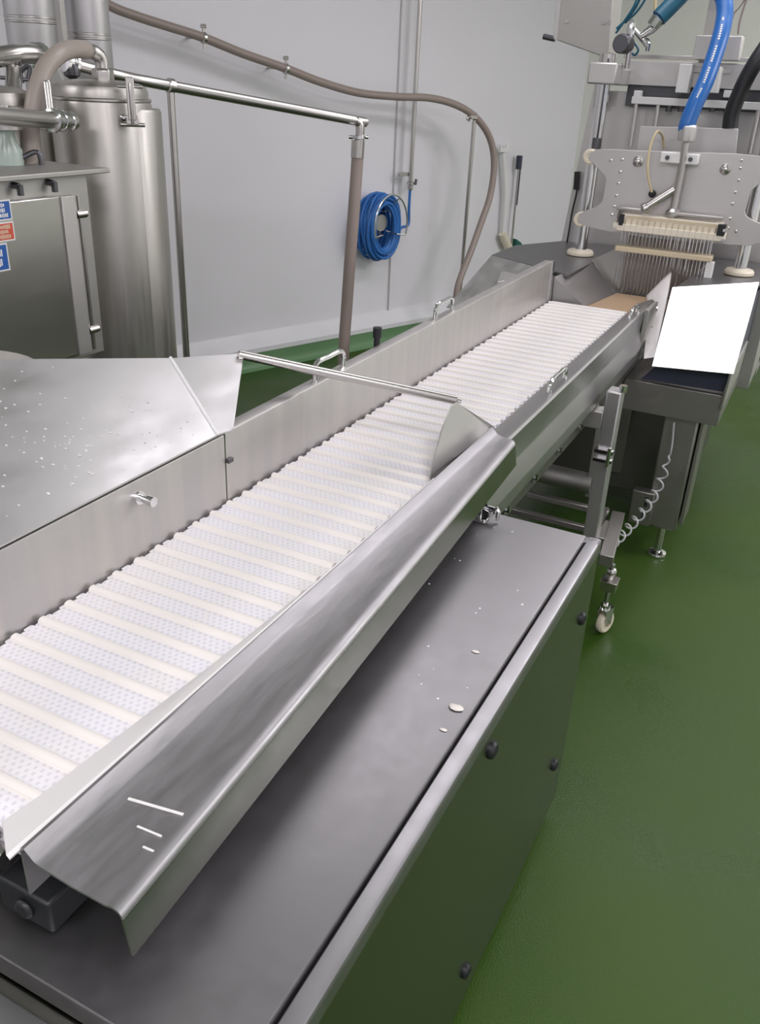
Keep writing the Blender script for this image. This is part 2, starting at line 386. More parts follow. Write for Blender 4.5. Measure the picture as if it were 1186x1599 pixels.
for yq, zq in ((2.75, .318), (2.68, .275)):
    bm = B(); box(bm, (-.985, yq - .012, zq - .01), (-.46, yq + .012, zq + .01)); obj('cross_member', bm, 'pipe', cv, bevel=.002)
bm = B(); box(bm, (-.99, 1.78, .16), (-.50, 2.66, .20)); obj('under_shade_slab', bm, 'under', cv, bevel=.004, label='dark slab added for the shade low under the belt frame')  # slab added to darken the shaded area under the belt
for x in (-.98, -.475):
    bm = B(); box(bm, (x - .012, 2.57, .16), (x + .012, 2.78, .20)); box(bm, (x - .012, 2.66, .18), (x + .012, 2.77, .33)); obj('slab_bracket', bm, 'under', cv)
bm = B(); cyl(bm, (-.968, 2.50, .300), (-.492, 2.50, .300), .012, 14); obj('cross_bar', bm, 'pipe', cv)
bm = B(); pa_, pb_ = V((-.435, 2.80, .290)), V((-.395, 2.47, .284)); obox(bm, (pa_ + pb_) / 2, pb_ - pa_, (1, .12, 0), (0, 0, 1), (pb_ - pa_).length / 2, .022, .020); box(bm, (-.462, 2.58, .275), (-.43, 2.72, .305)); obj('outrigger', bm, 'low', cv, bevel=.002)
bm = B(); cyl(bm, (-.90, 2.9, .345), (-.56, 2.9, .345), .038, 24); box(bm, (-.92, 2.88, .30), (-.90, 2.92, .69)); box(bm, (-.575, 2.88, .30), (-.56, 2.92, .69)); obj('drive_motor', bm, 'dull', cv)
# casters
def caster(x, y0, zt, tilt=.35):
    bm = B(); cyl(bm, (x, y0, .105), (x, y0, .175), .008, 12); box(bm, (x - .024, y0 - .024, .172), (x + .024, y0 + .024, .205)); box(bm, (x - .027, y0 - .027, .205), (x + .027, y0 + .027, .209)); cyl(bm, (x, y0, .205), (x, y0, zt), .007, 10)
    lathe(bm, (x, y0, .222), (0, 0, 1), [(.004, 0), (.014, .006), (.017, .016), (.013, .026), (.004, .032)], 14)
    c = obj('caster', bm, 'pipe', cv, bevel=.001)
    ax_ = V((math.cos(tilt), -math.sin(tilt), 0)); f_ = V((math.sin(tilt), math.cos(tilt), 0)); wc = V((x, y0, .040)) + f_ * .014
    bm = B(); lathe(bm, wc - ax_ * .013, ax_, [(.012, 0), (.034, .0), (.0385, .004), (.040, .009), (.040, .017), (.0385, .022), (.034, .026), (.012, .026)], 32); obj('wheel', bm, 'cream', c, label='cream plastic wheel')
    bm = B(); lathe(bm, wc - ax_ * .0185, ax_, [(.009, 0), (.012, .003), (.012, .034), (.009, .037)], 16); obj('hub', bm, 'bar', c)
    bm = B()
    for s in (-1, 1):
        o_ = ax_ * (.0165 * s)
        plate(bm, [wc + o_ + f_ * -.012 + V((0, 0, -.006)), wc + o_ + f_ * .010 + V((0, 0, -.006)), wc + o_ + f_ * .012 + V((0, 0, .055)), wc + o_ + f_ * -.035 + V((0, 0, .058))], ax_ * .002)
    plate(bm, [wc + f_ * -.036 - ax_ * .0165 + V((0, 0, .056)), wc + f_ * .014 - ax_ * .0165 + V((0, 0, .056)), wc + f_ * .014 + ax_ * .0185 + V((0, 0, .056)), wc + f_ * -.036 + ax_ * .0185 + V((0, 0, .056))], (0, 0, .004))
    cyl(bm, (x, y0, .098), (x, y0, .114), .016, 16)
    obj('fork', bm, 'chrome', c)
caster(-.375, 2.50, .266)
caster(-.99, 2.50, .24, .1)
bm = B(); box(bm, (-1.012, 2.478, .235), (-.968, 2.56, .25)); obj('foot_plate', bm, 'dull', cv)
# near right trough guard with wear strip
bm = B(); secs = []
N_ = 14
for i in range(N_ + 1):
    t = i / N_; yq = .392 + (1.735 - .392) * t
    yo = .386 + (1.698 - .386) * t
    xi = -.563 - .014 * t; xo = -.429 - .076 * t
    zt = .930
    dish = .004 * math.exp(-((t - .12) / .14) ** 2)
    line = [(xi, .872), (xi, .934), (xi + .002, .938), (xi + .006, .938), (xi + .018, .930 - dish), (xi + .024, .9285 - dish), ((xi + xo) / 2, zt - .002 - dish), (xo - .022, zt - .001)]
    line += [(xo - .014, zt + .0015), (xo - .009, zt + .001)] + arcpts((xo - .009, zt - .008), .009, PI / 2, 0, 5)[1:]
    cs = sheet(line, -.0025)
    n = len(cs); secs.append([(u, yq + (yo - yq) * max(0, min(1, (u - xi) / (xo - xi))), v) for u, v in cs])
profile(bm, secs); tg = obj('trough_guard', bm, 'trough', cv, angle=40)
bm = B(); profile(bm, [[(xo - .0025, yq, .9215), (xo, yq, .9215), (xo + .0075, yq, .877), (xo + .005, yq, .877)] for xo, yq in ((-.429, .386), (-.505, 1.698))]); obj('guard_lip', bm, 'lip', tg, label='polished turned-down outer lip')
bm = B()
profile(bm, [[(a, ya, .9015), (b, yb, .929), (b + .001, yb, .933), (b - .004, yb, .9345), (a - .002, ya, .9075), (a - .003, ya, .903)] for a, b, ya, yb in ((-.628, -.565, .425, .380), (-.622, -.565, .47, .455), (-.604, -.567, .75, .75), (-.593, -.570, 1.05, 1.05), (-.590, -.573, 1.42, 1.42))])
obj('wear_strip', bm, 'strip', cv, bevel=.001, label='white plastic wear strip')
for qa, qb, w in (((200, 1246), (286, 1272), .0016), ((214, 1289), (252, 1306), .0011), ((223, 1321), (241, 1330), .0011)):
    a, b = az(*qa, .9295), az(*qb, .9295); d = (b - a); a.z = .9282; b.z = .9292
    bm = B(); obox(bm, (a + b) / 2 + V((0, 0, .0004)), b - a, V((0, 0, 1)).cross(b - a), (0, 0, 1), d.length / 2, w, .0005); obj('weld_line', bm, 'strip', tg)
bm = B(); box(bm, (-.63, .405, .800), (-.555, .475, .845)); cyl(bm, (-.59, .407, .822), (-.59, .398, .822), .012, 14); obj('bearing_block', bm, 'black', cv, bevel=.004, label='black bearing block')
bm = B(); cyl(bm, (-.80, .418, .862), (-.645, .418, .862), .020, 24); cyl(bm, (-.648, .418, .862), (-.625, .418, .862), .012, 16); lathe(bm, (-.645, .428, .882), (0, 0, 1), [(.005, -.006), (.006, 0), (.003, .004)], 12); obj('shaft_end', bm, 'pipe', cv)
for yq in (.62, 1.55):
    bm = B(); box(bm, (-.93, yq, .792), (-.885, yq + .05, .85)); obj('support_block', bm, 'dull', cv)
    bm = B(); box(bm, (-.615, yq, .792), (-.575, yq + .05, .873)); obj('support_block', bm, 'dull', cv)

# ------------------------------------------------------------------ low drive cabinet under the near end
CZ = .780
cb = thing('drive_cabinet', (-.62, 1.0, 0), 'low steel cabinet with a grey flat lid and mirror-like side, under the near belt end', 'cabinet')
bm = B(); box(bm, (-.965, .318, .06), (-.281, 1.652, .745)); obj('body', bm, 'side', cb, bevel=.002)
bm = B(); secs = []
prof_r = [(0, .745), (0, .7715), (.0018, .7735), (.0215, .7738), (.0252, .7725), (.0272, .769), (.0275, .763), (.0275, .745)]
def rim(line0, line1, out):
    bm = B(); out = V(out); profile(bm, [[V((p[0], p[1], 0)) + out * u + V((0, 0, v)) for u, v in prof_r] for p in (line0, line1)]); obj('rim', bm, 'rim', cb)
rim((-.307, .318), (-.307, 1.652), (1, 0, 0)); rim((-.938, .345), (-.280, .345), (0, -1, 0)); rim((-.938, 1.626), (-.280, 1.626), (0, 1, 0)); rim((-.938, .318), (-.938, 1.652), (-1, 0, 0))
bm = B(); secs = []
profile(bm, [[(x, yq, z) for x, z in ((-.93, .7795), (-.3145, .7795), (-.312, .7785), (-.3105, .776), (-.3105, .750), (-.3125, .750), (-.3135, .7765), (-.93, .7765))] for yq in (.372, 1.640)])
cov = obj('lid', bm, 'lid', cb)
bm = B(); box(bm, (-.93, .3700, .750), (-.3105, .3725, .779)); obj('lid_edge', bm, 'steel', cov)
for px, py in ((768, 1171), (865, 1194), (727, 1516), (908, 966), ):
    p = ax(px, py, -.2795)
    bm = B(); lathe(bm, p - V((.002, 0, 0)), (1, 0, 0), [(.015, 0), (.015, .004), (.012, .008), (.007, .0095), (.004, .008)], 20); obj('blanking_cap', bm, 'black', cb, label='round black cap')
for x in (-.93, -.315):
    for yq in (.36, 1.61):
        bm = B(); cyl(bm, (x, yq, 0), (x, yq, .062), .016, 14); obj('foot', bm, 'dark', cb)
bm = B()
box(bm, (-.560, 1.575, .781), (-.515, 1.640, .786)); box(bm, (-.553, 1.588, .784), (-.528, 1.632, .816)); cyl(bm, (-.535, 1.61, .803), (-.498, 1.602, .803), .008, 12); tube(bm, [(-.503, 1.604, .812), (-.495, 1.600, .803), (-.496, 1.598, .786)], .0055, 8)
obj('toggle_latch', bm, 'chrome', cb, bevel=.0015)
# scraps and water beads lying on the lid
def blob(name, c, r, mat, fl=.35, seed=0):
    bm = B(); bmesh.ops.create_icosphere(bm, subdivisions=2, radius=r); rr = random.Random(seed)
    for v in bm.verts: v.co = V((v.co.x * (1.5 + .3 * rr.random()), v.co.y * (.8 + .3 * rr.random()), v.co.z * fl + r * fl * .8)); v.co += V(c)
    return obj(name, bm, mat)
sc = [((712, 1106), .0075, 'pale flake of scrap on the grey cabinet lid, largest one'), ((692, 1140), .0035, 'small pale crumb on the cabinet lid beside the largest flake'), ((742, 1018), .004, 'thin pale sliver on the grey lid nearer the toggle latch')]
for i, (q, r, lab) in enumerate(sc): tag(blob('scrap', az(*q, .7797), r, 'scrap', .3, i), lab, 'scrap', 'scraps on the cabinet lid')
bm = B(); rr = random.Random(7)
for i in range(28):
    q = (rr.uniform(640, 880), rr.uniform(800, 1300))
    p = az(*q, .7795)
    if not (-.56 < p.x < -.335 and .5 < p.y < 1.62): continue
    r = rr.uniform(.0012, .003); vs = bmesh.ops.create_icosphere(bm, subdivisions=1, radius=r)['verts']
    for v in vs: v.co = V((v.co.x, v.co.y, v.co.z * .4)) + p
o = obj('water_droplets', bm, 'water'); tag(o, 'tiny water beads scattered over the grey cabinet lid', 'water'); o['kind'] = 'stuff'

# ------------------------------------------------------------------ infeed chute from the left
ch = thing('side_chute', (-1.15, 1.0, 0), 'wide wet steel chute sloping down from the left onto the belt', 'chute')
b0, b1 = V((-.884, .10, 1.047)), V((-.884, 1.150, 1.047))
cn = V((math.sin(.40), 0, math.cos(.40)))
def onchute(px, py): d = ray(px, py); return E0 + d * (cn.dot(b0 - E0) / cn.dot(d))
t1 = onchute(266, 559); t0a = onchute(0, 561); t00 = t0a + (t0a - t1) * 2.2
bm = B(); plate(bm, [b0, b1, t1, t0a, t00], (0, 0, -.003)); obj('chute_sheet', bm, 'sheet', ch)
w1 = az(381, 551, 1.115); w2 = V((-.8755, 1.186, 1.052))
bm = B(); plate(bm, [b1, w2 + V((0, -.012, -.004)), w2, w1, w1 + (t1 - w1) * .12, t1], (0, 0, -.003)); obj('chute_wing', bm, 'sheet', ch, bevel=.001)
bm = B(); tube(bm, [b1 + V((0, 0, .001)), t1 + V((0, 0, .001))], .0030, 8); obj('fold_highlight', bm, 'seam', ch, label='bright edge highlight painted along the fold')
bm = B(); box(bm, (-1.20, .55, .0), (-1.16, .59, 1.09)); obj('leg', bm, 'dull', ch)
bm = B(); box(bm, (-1.08, 1.10, .0), (-1.04, 1.14, 1.10)); obj('leg', bm, 'dull', ch)
bm = B(); box(bm, (-1.18, .57, .55), (-1.05, 1.12, .59)); obj('brace', bm, 'dull', ch)

bm = B(); rr = random.Random(11)
for i in range(150):
    p = onchute(rr.uniform(0, 320), rr.uniform(570, 840) if i % 2 else rr.gauss(690, 25))
    if not (p.x < -.90 and .66 < p.y < 1.13): continue
    r = rr.uniform(.0010, .0024); vs = bmesh.ops.create_icosphere(bm, subdivisions=1, radius=r)['verts']
    k_ = rr.uniform(1, 2.4)
    for v in vs: v.co = V((v.co.x * k_, v.co.y, v.co.z * .45)) + p
o = obj('water_droplets', bm, 'water'); tag(o, 'tiny water beads scattered over the sloping steel chute', 'water'); o['kind'] = 'stuff'

# ------------------------------------------------------------------ cross bar with deflector plate over the belt
cr = thing('deflector', (-.78, 1.45, 1.0), 'round steel cross bar carrying a grey pointed deflector plate over the belt', 'deflector')
pa = az(371, 553, 1.119); pb = ax(713, 625, -.628)
bm = B(); d = (pb - pa).normalized(); lathe(bm, pa, d, [(.006, 0), (.0095, .003), (.0095, (pb - pa).length - .003), (.007, (pb - pa).length)], 20); obj('cross_bar', bm, 'pipe', cr)
bm = B(); cyl(bm, pb - d * .006, pb + d * .009, .005, 12); obj('end_bolt', bm, 'chrome', cr)
def dp(px, py):                                             # on the leaning plane of the plate
    n_ = V((1, 0, .22)); o_ = V((-.600, 1.6, .905)); d = ray(px, py); return E0 + d * (n_.dot(o_ - E0) / n_.dot(d))
pl = [dp(*q) for q in ((702, 634), (712, 628), (740, 650), (767, 674))] + [V((-.600, 1.825, .905)), V((-.600, 1.47, .905))] + [dp(*q) for q in ((671, 752), (669, 744), (674, 722), (688, 672))]
bm = B(); plate(bm, pl, (.003, 0, 0)); obj('deflector_plate', bm, 'panel', cr)

# ------------------------------------------------------------------ filter vessels, upper columns and pipes on the left
def vessel(name, c, R, z1, label, group=None):
    v = thing(name, (c.x, c.y, 0), label, 'tank', group)
    bm = B(); lathe(bm, (c.x, c.y, .30), (0, 0, 1), [(R * .6, 0), (R * .95, .03), (R, .07), (R, z1 - .30 - .012), (R - .004, z1 - .30)], 48); obj('body', bm, 'tank', v)
    bm = B(); lathe(bm, (c.x, c.y, z1 - .002), (0, 0, 1), [(R - .012, 0), (R - .008, .004), (R - .008, .026), (R - .013, .038), (R - .032, .047), (R * .5, .053), (.03, .055)], 48); obj('lid', bm, 'tank', v)
    bm = B(); lathe(bm, (c.x, c.y, z1 - .004), (0, 0, 1), [(R - .002, 0), (R + .001, .003), (R + .001, .008), (R - .003, .011)], 48); obj('seam_band', bm, 'pipe', v)
    for k in range(3):
        a = k * 2 * PI / 3 + .4
        bm = B(); q = V((c.x + R * .75 * math.cos(a), c.y + R * .75 * math.sin(a), 0)); cyl(bm, q, q + V((0, 0, .34)), .018, 12); obj('leg', bm, 'pipe', v)
    return v
rT = 2.95
cT = ar(166, 250, rT); RT = .146
zT = ar(166, 158, rT - .146).z
t1v = vessel('filter_vessel', cT, RT, zT, 'tall matte steel filter vessel with clamped lid beside the bare wall')
# back half jacket, slightly wider and lower
bm = B(); q = V((cT.x, cT.y, 0)) + (V((cT.x, cT.y, 0)).normalized().cross(V((0, 0, 1)))).normalized() * .028 + V((cT.x, cT.y, 0)).normalized() * .02
lathe(bm, (q.x, q.y, .45), (0, 0, 1), [(RT - .01, 0), (RT, .01), (RT, zT - .45 - .03), (RT - .004, zT - .45 - .022)], 48); obj('jacket', bm, 'tank', t1v)
# lid clamp
dirc = (V((0, 0, 0)) - V((cT.x, cT.y, 0))).normalized(); sid = V((-dirc.y, dirc.x, 0))
cq = ar(205, 166, 2.795); cl_up = V((0, 0, 1))
bm = B(); obox(bm, cq + V((0, 0, .02)), sid, dirc, cl_up, .011, .014, .055); obox(bm, cq + V((0, 0, -.035)), sid, dirc, cl_up, .017, .010, .012)
cyl(bm, cq + sid * .034 + V((0, 0, .050)), cq - sid * .034 + V((0, 0, .050)), .0045, 10); cyl(bm, cq + dirc * .014 + V((0, 0, -.05)), cq + dirc * .014 + V((0, 0, .06)), .005, 10)
cyl(bm, cq + sid * .034 + V((0, 0, -.048)), cq - sid * .034 + V((0, 0, -.048)), .006, 10)
obj('lid_clamp', bm, 'pipe', t1v, bevel=.002)
bm = B(); p = cq + V((0, 0, -.03)) - sid * .024; lathe(bm, p, dirc, [(.003, -.008), (.010, -.003), (.010, .005), (.003, .010)], 14); obj('clamp_knob', bm, 'chrome', t1v)
# second vessel
c2 = ar(-14, 250, 2.75); z2 = ar(0, 170, 2.62).z
vessel('filter_vessel', c2, .135, z2, 'second matte steel vessel half cut off at the frame edge behind the control cabinet')
# side wall column between the two
bm = B(); c3 = ar(66, 250, 3.08); lathe(bm, (c3.x, c3.y, 0), (0, 0, 1), [(.055, 0), (.055, ar(72, 205, 3.0).z), (.05, ar(72, 203, 3.0).z)], 32); tag(obj('buffer_tank', bm, 'tank'), 'shadowed steel drum standing between the two filter vessels', 'tank')
# tall upper columns
def column(px0, px1, py, r, zb_px, band_px, label):
    d0 = ar(px0, py, r); d1 = ar(px1, py, r); c = (d0 + d1) / 2; R = (d1 - d0).length / 2
    zb = ar((px0 + px1) / 2, zb_px, r - R).z; zb2 = ar((px0 + px1) / 2, band_px, r - R).z
    v = thing('separator_tower', (c.x, c.y, 0), label, 'tank', 'upper steel columns')
    bm = B(); lathe(bm, (c.x, c.y, zb), (0, 0, 1), [(R * .7, 0), (R * .97, .008), (R, .02), (R, 2.55 - zb), (R * .8, 2.6 - zb)], 40); obj('shell', bm, 'steel', v)
    for k in (0, .014):
        bm = B(); lathe(bm, (c.x, c.y, zb2 + k), (0, 0, 1), [(R, 0), (R + .0025, .002), (R + .0025, .005), (R, .007)], 40); obj('band', bm, 'pipe', v)
    bm = B(); cyl(bm, (c.x, c.y, 0), (c.x, c.y, zb + .01), R * .5, 24); obj('stand', bm, 'dull', v)
    bm = B(); lathe(bm, (c.x, c.y, 0), (0, 0, 1), [(R * .9, 0), (R * .9, .015), (R * .5, .02)], 24); obj('foot_plate', bm, 'dull', v)
column(104, 172, 40, 3.42, 128, 62, 'bright steel column standing right behind the clamped filter vessel')
column(8, 88, 40, 3.30, 92, 36, 'bright steel column behind the second vessel, leftmost of the two')
bm = B(); p0 = ar(95, 30, 3.75); box(bm, (p0.x - .06, p0.y - .06, 0), (p0.x + .06, p0.y + .06, 2.5)); tag(obj('machine_post', bm, 'dull', None, .004), 'narrow pale steel post between the two upright columns', 'post')

# beige bent hose with steel elbow on the vessel lid
eh = thing('elbow_hose', ar(160, 130, 2.95), 'thick beige hose arching from the vessel lid elbow down beside the cabinet', 'hose')
R1 = 2.86
hp = [ar(*q, r) for q, r in (((134, 78), 2.90), ((112, 77), 2.82), ((90, 86), 2.74), ((70, 108), 2.70), ((58, 140), 2.67), ((51, 175), 2.66), ((46, 220), 2.655), ((41, 310), 2.65))]
bm = B(); tube(bm, hp, .0235, 18, smooth=8); obj('hose_body', bm, 'hose2', eh)
ep = [ar(*q, r) for q, r in (((124, 77), 2.87), ((138, 79), 2.92), ((150, 84), 2.94), ((158, 94), 2.95), ((160, 112), 2.95), ((161, 138), 2.95))]
bm = B(); tube(bm, ep, .0205, 18, smooth=6); obj('elbow', bm, 'pipe', eh)
q = ar(161, 120, 2.95); bm = B(); lathe(bm, q + V((0, 0, -.045)), (0, 0, 1), [(.028, 0), (.034, .006), (.034, .016), (.029, .022), (.032, .030), (.032, .062), (.026, .068)], 6); obj('union_nut', bm, 'pipe', eh, bevel=.002)
# horizontal product pipe into the vessel side
hpz = thing('inlet_pipe', ar(60, 185, 2.55), 'bright horizontal inlet pipe with clamp collars in front of both vessels', 'pipe')
pA, pB = ar(-40, 178, 2.36), ar(114, 190, 2.69)
bm = B(); dd = (pB - pA).normalized(); LL = (pB - pA).length
tube(bm, [pA, pA + dd * LL * .5, pB - dd * .05, pB], .021, 18); obj('pipe_body', bm, 'pipe', hpz)
for u, r in ((.745, .029), (.83, .027), (.93, .026)):
    bm = B(); lathe(bm, pA + dd * (LL * u), dd, [(.02, 0), (r, .003), (r, .013), (.02, .016)], 20); obj('clamp_collar', bm, 'chrome', hpz)
bm = B(); q = ar(80, 188, 2.64); lathe(bm, q + V((0, 0, -.03)), (0, 0, 1), [(.012, 0), (.016, .006), (.016, .05), (.010, .06), (.010, .12), (.007, .125)], 16); obj('valve_body', bm, 'pipe', hpz)
# upper elbow pipe at far left and lever valve
vp = thing('valve_pipe', ar(30, 90, 2.9), 'short upper pipe and clamp cluster above the second vessel', 'pipe')
bm = B(); tube(bm, [ar(-20, 92, 2.85), ar(20, 86, 2.88), ar(48, 84, 2.92), ar(66, 88, 2.96)], .026, 16, smooth=6); obj('pipe_body', bm, 'pipe', vp)
for px in (52, 60):
    q = ar(px, 86, 2.94); bm = B(); lathe(bm, q, ar(66, 88, 2.96) - ar(48, 84, 2.92), [(.024, 0), (.034, .004), (.034, .010), (.024, .014)], 20); obj('clamp_collar', bm, 'chrome', vp)
bm = B(); tube(bm, [ar(20, 92, 2.87), ar(22, 110, 2.87), ar(20, 150, 2.75)], .022, 14, smooth=5); obj('drop_leg', bm, 'pipe', vp)
bm = B(); tube(bm, [ar(35, 130, 2.86), ar(33, 112, 2.86), ar(46, 104, 2.86), ar(44, 128, 2.86)], .006, 8, smooth=5); cyl(bm, ar(0, 121, 2.86), ar(60, 126, 2.86), .005, 8); obj('clamp_levers', bm, 'dark', vp)
bot = thing('sight_glass', ar(18, 265, 2.62), 'small translucent green-tinted sight glass under the inlet pipe', 'sight glass')
q = ar(20, 285, 2.60); bm = B(); lathe(bm, q, (0, 0, 1), [(.03, 0), (.036, .01), (.034, .08), (.022, .105), (.02, .13)], 20); obj('bowl', bm, 'greenglass', bot)
bm = B(); lathe(bm, q + V((0, 0, .125)), (0, 0, 1), [(.022, 0), (.042, .004), (.042, .02), (.02, .03), (.018, .06)], 20); obj('cap', bm, 'pipe', bot)
bm = B(); tube(bm, [q + V((.02, .02, .06)), q + V((.05, .05, .075)), q + V((.055, .055, .03))], .007, 8, smooth=4); obj('hook', bm, 'dark', bot)

# ------------------------------------------------------------------ control cabinet at left
kc = thing('control_cabinet', ar(60, 420, 2.45), 'steel control cabinet with blue and red warning stickers at the left edge', 'cabinet')
A_ = [ar(-160, 268, 2.19), ar(137, 293, 2.52)]
tl, tr = A_; bdir = (tr - tl); bdir.z = 0; bdir.normalize(); bn = V((bdir.y, -bdir.x, 0))   # bn faces the camera
zt = .5 * (tl.z + tr.z) ; zb = ar(135, 553, 2.50).z
wC = (tr - tl).length
K0 = V((tr.x, tr.y, 0)) - bdir * wC
def K(u, n, z): return K0 + bdir * u + bn * n + V((0, 0, z))
bm = B(); obox(bm, K(wC / 2, -.10, (zt + zb) / 2), bdir, bn, (0, 0, 1), wC / 2, .10, (zt - zb) / 2); obj('body', bm, 'dull', kc, bevel=.003)
bm = B(); obox(bm, K(wC / 2 + .005, -.09, zt + .006), bdir, bn, (0, 0, 1), wC / 2 + .055, .115, .006); obj('roof_plate', bm, 'dull', kc, bevel=.002)
dw = wC - .075
bm = B(); obox(bm, K(dw / 2, .012, (zt + zb) / 2 - .012), bdir, bn, (0, 0, 1), dw / 2, .012, (zt - zb) / 2 - .032); door = obj('door', bm, 'door', kc, bevel=.004)
bm = B(); obox(bm, K(dw - .022, .027, (zt + zb) / 2 - .012), bdir, bn, (0, 0, 1), .022, .003, (zt - zb) / 2 - .034); obj('door_frame', bm, 'panel', door, bevel=.001)
bm = B(); cyl(bm, K(wC - .048, .012, zb + .02), K(wC - .048, .012, zt - .05), .005, 10); obj('hinge_rod', bm, 'pipe', kc)
for f in (.16, .80):
    zz = zb + (zt - zb) * f; bm = B(); cyl(bm, K(wC - .066, .016, zz), K(wC - .032, .016, zz), .010, 12); obox(bm, K(wC - .05, .006, zz), bdir, bn, (0, 0, 1), .014, .01, .008); obj('hinge', bm, 'pipe', kc)
for u in (dw - .16, dw - .055):
    bm = B(); cyl(bm, K(u, 0, zt - .012), K(u, .02, zt - .014), .008, 12); obox(bm, K(u, .022, zt - .022), bdir, bn, (0, 0, 1), .005, .006, .012); obj('roof_screw', bm, 'dark', kc)
def sticker(px, py, px2, py2, matb, rows, lab):
    # corner where the sight line meets the door face
    def onface(x, y):
        d = ray(x, y); k = bn.dot(K(0, .0245, 0) - E0) / bn.dot(d); p = E0 + d * k; return (p - K0).dot(bdir), p.z
    u1, za = onface(px, py); _, zb_ = onface(px2, py2); w = .12
    bm = B(); obox(bm, K(u1 - w / 2, .0245, (za + zb_) / 2), bdir, bn, (0, 0, 1), w / 2, .0006, (za - zb_) / 2); s = obj('warning_sticker', bm, 'swhite', door, label=lab)
    bm = B(); obox(bm, K(u1 - w / 2, .0252, (za + zb_) / 2), bdir, bn, (0, 0, 1), w / 2 - .0035, .0004, (za - zb_) / 2 - .0035); obj('sticker_field', bm, matb, s)
    rr = random.Random(int(px + py)); bm = B()
    for k in range(rows):
        zz = za - (za - zb_) * (k + 1) / (rows + 1); u = u1 - w + .012
        while u < u1 - .012 - rr.uniform(0, .012):
            ww = rr.uniform(.002, .0045); hh = (za - zb_) * rr.uniform(.22, .34) / rows
            obox(bm, K(u + ww / 2, .0257, zz), bdir, bn, (0, 0, 1), ww / 2, .0002, hh); u += ww + .0016
    obj('sticker_print', bm, 'swhite' if matb == 'sblue' else 'bar', s)
sticker(15, 311, 17, 343, 'sblue', 3, 'blue sticker with white print')
sticker(20, 345, 22, 375, 'sred', 3, 'red sticker with a pale border')
sticker(10, 379, 13, 422, 'sblue', 2, 'lower blue sticker')
bm = B(); obox(bm, K(wC - .025, -.13, zb / 2), bdir, bn, (0, 0, 1), .03, .03, zb / 2 + .01); obj('stand_post', bm, 'dull', kc)
bm = B(); obox(bm, K(wC * .25, -.13, zb / 2), bdir, bn, (0, 0, 1), .03, .03, zb / 2 + .01); obj('stand_post', bm, 'dull', kc)
# low dark machine top under the cabinet
bm = B(); c = ar(-18, 578, 2.1); lathe(bm, (c.x - .05, c.y - .06, 0), (0, 0, 1), [(.2, 0), (.2, c.z - .012), (.19, c.z)], 32); tag(obj('drum', bm, 'dull'), 'dark round steel drum top just under the control cabinet', 'drum')

# ------------------------------------------------------------------ product pipe on posts, drop hose
pr = thing('product_pipe', ar(370, 150, 3.3), 'long sloping steel pipe from the vessels ending in an elbow and clamp', 'pipe')
Q = [ar(100, 96, 3.05), ar(185, 118, 3.16), ar(270, 135, 3.27), ar(548, 187, 3.56)]
bm = B(); tube(bm, Q + [ar(556, 189, 3.565), ar(561, 194, 3.57), ar(562, 201, 3.57), ar(561, 222, 3.57)], .0175, 16, smooth=5); obj('pipe_body', bm, 'pipe', pr)
q = ar(560, 214, 3.57); bm = B(); lathe(bm, q + V((0, 0, -.008)), (0, 0, 1), [(.018, 0), (.027, .003), (.027, .013), (.018, .016)], 20); cyl(bm, q - rt * .038 + V((0, 0, 0)), q + rt * .036, .007, 10); obj('clamp', bm, 'chrome', pr)
q = ar(266, 134, 3.265); bm = B(); lathe(bm, q - (Q[2] - Q[1]).normalized() * .012, Q[2] - Q[1], [(.018, 0), (.023, .003), (.023, .022), (.018, .025)], 16); obj('pipe_collar', bm, 'pipe', pr)
q = ar(98, 94, 3.05); dP = (Q[1] - Q[0]).normalized()
bm = B(); lathe(bm, q, dP, [(.02, 0), (.031, .003), (.031, .012), (.022, .016), (.022, .03), (.031, .033), (.031, .042), (.018, .046)], 20); obj('valve', bm, 'chrome', pr)
bm = B(); plate(bm, [ar(87, 106, 3.0), ar(92, 106, 3.0), ar(105, 132, 3.0), ar(101, 133, 3.0)], -rt.cross(up) * -.004); obj('valve_lever', bm, 'white', pr)
bm = B(); q = ar(112, 112, 3.06); lathe(bm, q, (0, 0, -1), [(.022, -.02), (.026, -.01), (.024, .01), (.01, .02)], 16); obj('actuator', bm, 'dark', pr)
dh = thing('drop_hose', ar(545, 400, 3.57), 'brown hose hanging from the pipe elbow down behind the belt guard', 'hose')
hp = [ar(559, 222, 3.57), ar(557, 260, 3.57), ar(552, 330, 3.55), ar(546, 410, 3.53), ar(541, 480, 3.52), ar(536, 560, 3.5)]
e = hp[-1]; hp += [V((e.x + .0, e.y + .02, .35)), V((e.x - .04, e.y + .1, .06)), V((e.x - .15, e.y + .25, .03)), V((e.x - .4, e.y + .4, .028))]
bm = B(); tube(bm, hp, .0235, 16, smooth=8); obj('hose_body', bm, 'hose', dh)
bm = B(); cyl(bm, ar(559, 219, 3.57), ar(557.4, 246, 3.57), .0255, 18); obj('ferrule', bm, 'pipe', dh)
def post(top, n, label, r=.0125, cap=True):
    f = V((top.x, top.y, 0)); v = thing('support_post', f, label, 'post', 'thin pipe support posts')
    bm = B(); cyl(bm, f + V((0, 0, .006)), top, r, 14); obj('pole', bm, 'pipe', v)
    bm = B(); cyl(bm, f, f + V((0, 0, .008)), .04, 20); obj('foot', bm, 'pipe', v)
    return v
v = post(ar(266, 139, 3.265), 0, 'thin steel post standing right of the filter vessel under the sloping pipe')
v2 = post(aw(740, 188, .30), 0, 'thin steel post propping the long brown hose at its bend')
q = aw(738, 183, .30); bm = B(); obox(bm, q, WU, WN, (0, 0, 1), .034, .02, .012); obj('hose_cradle', bm, 'pipe', v2, bevel=.003)
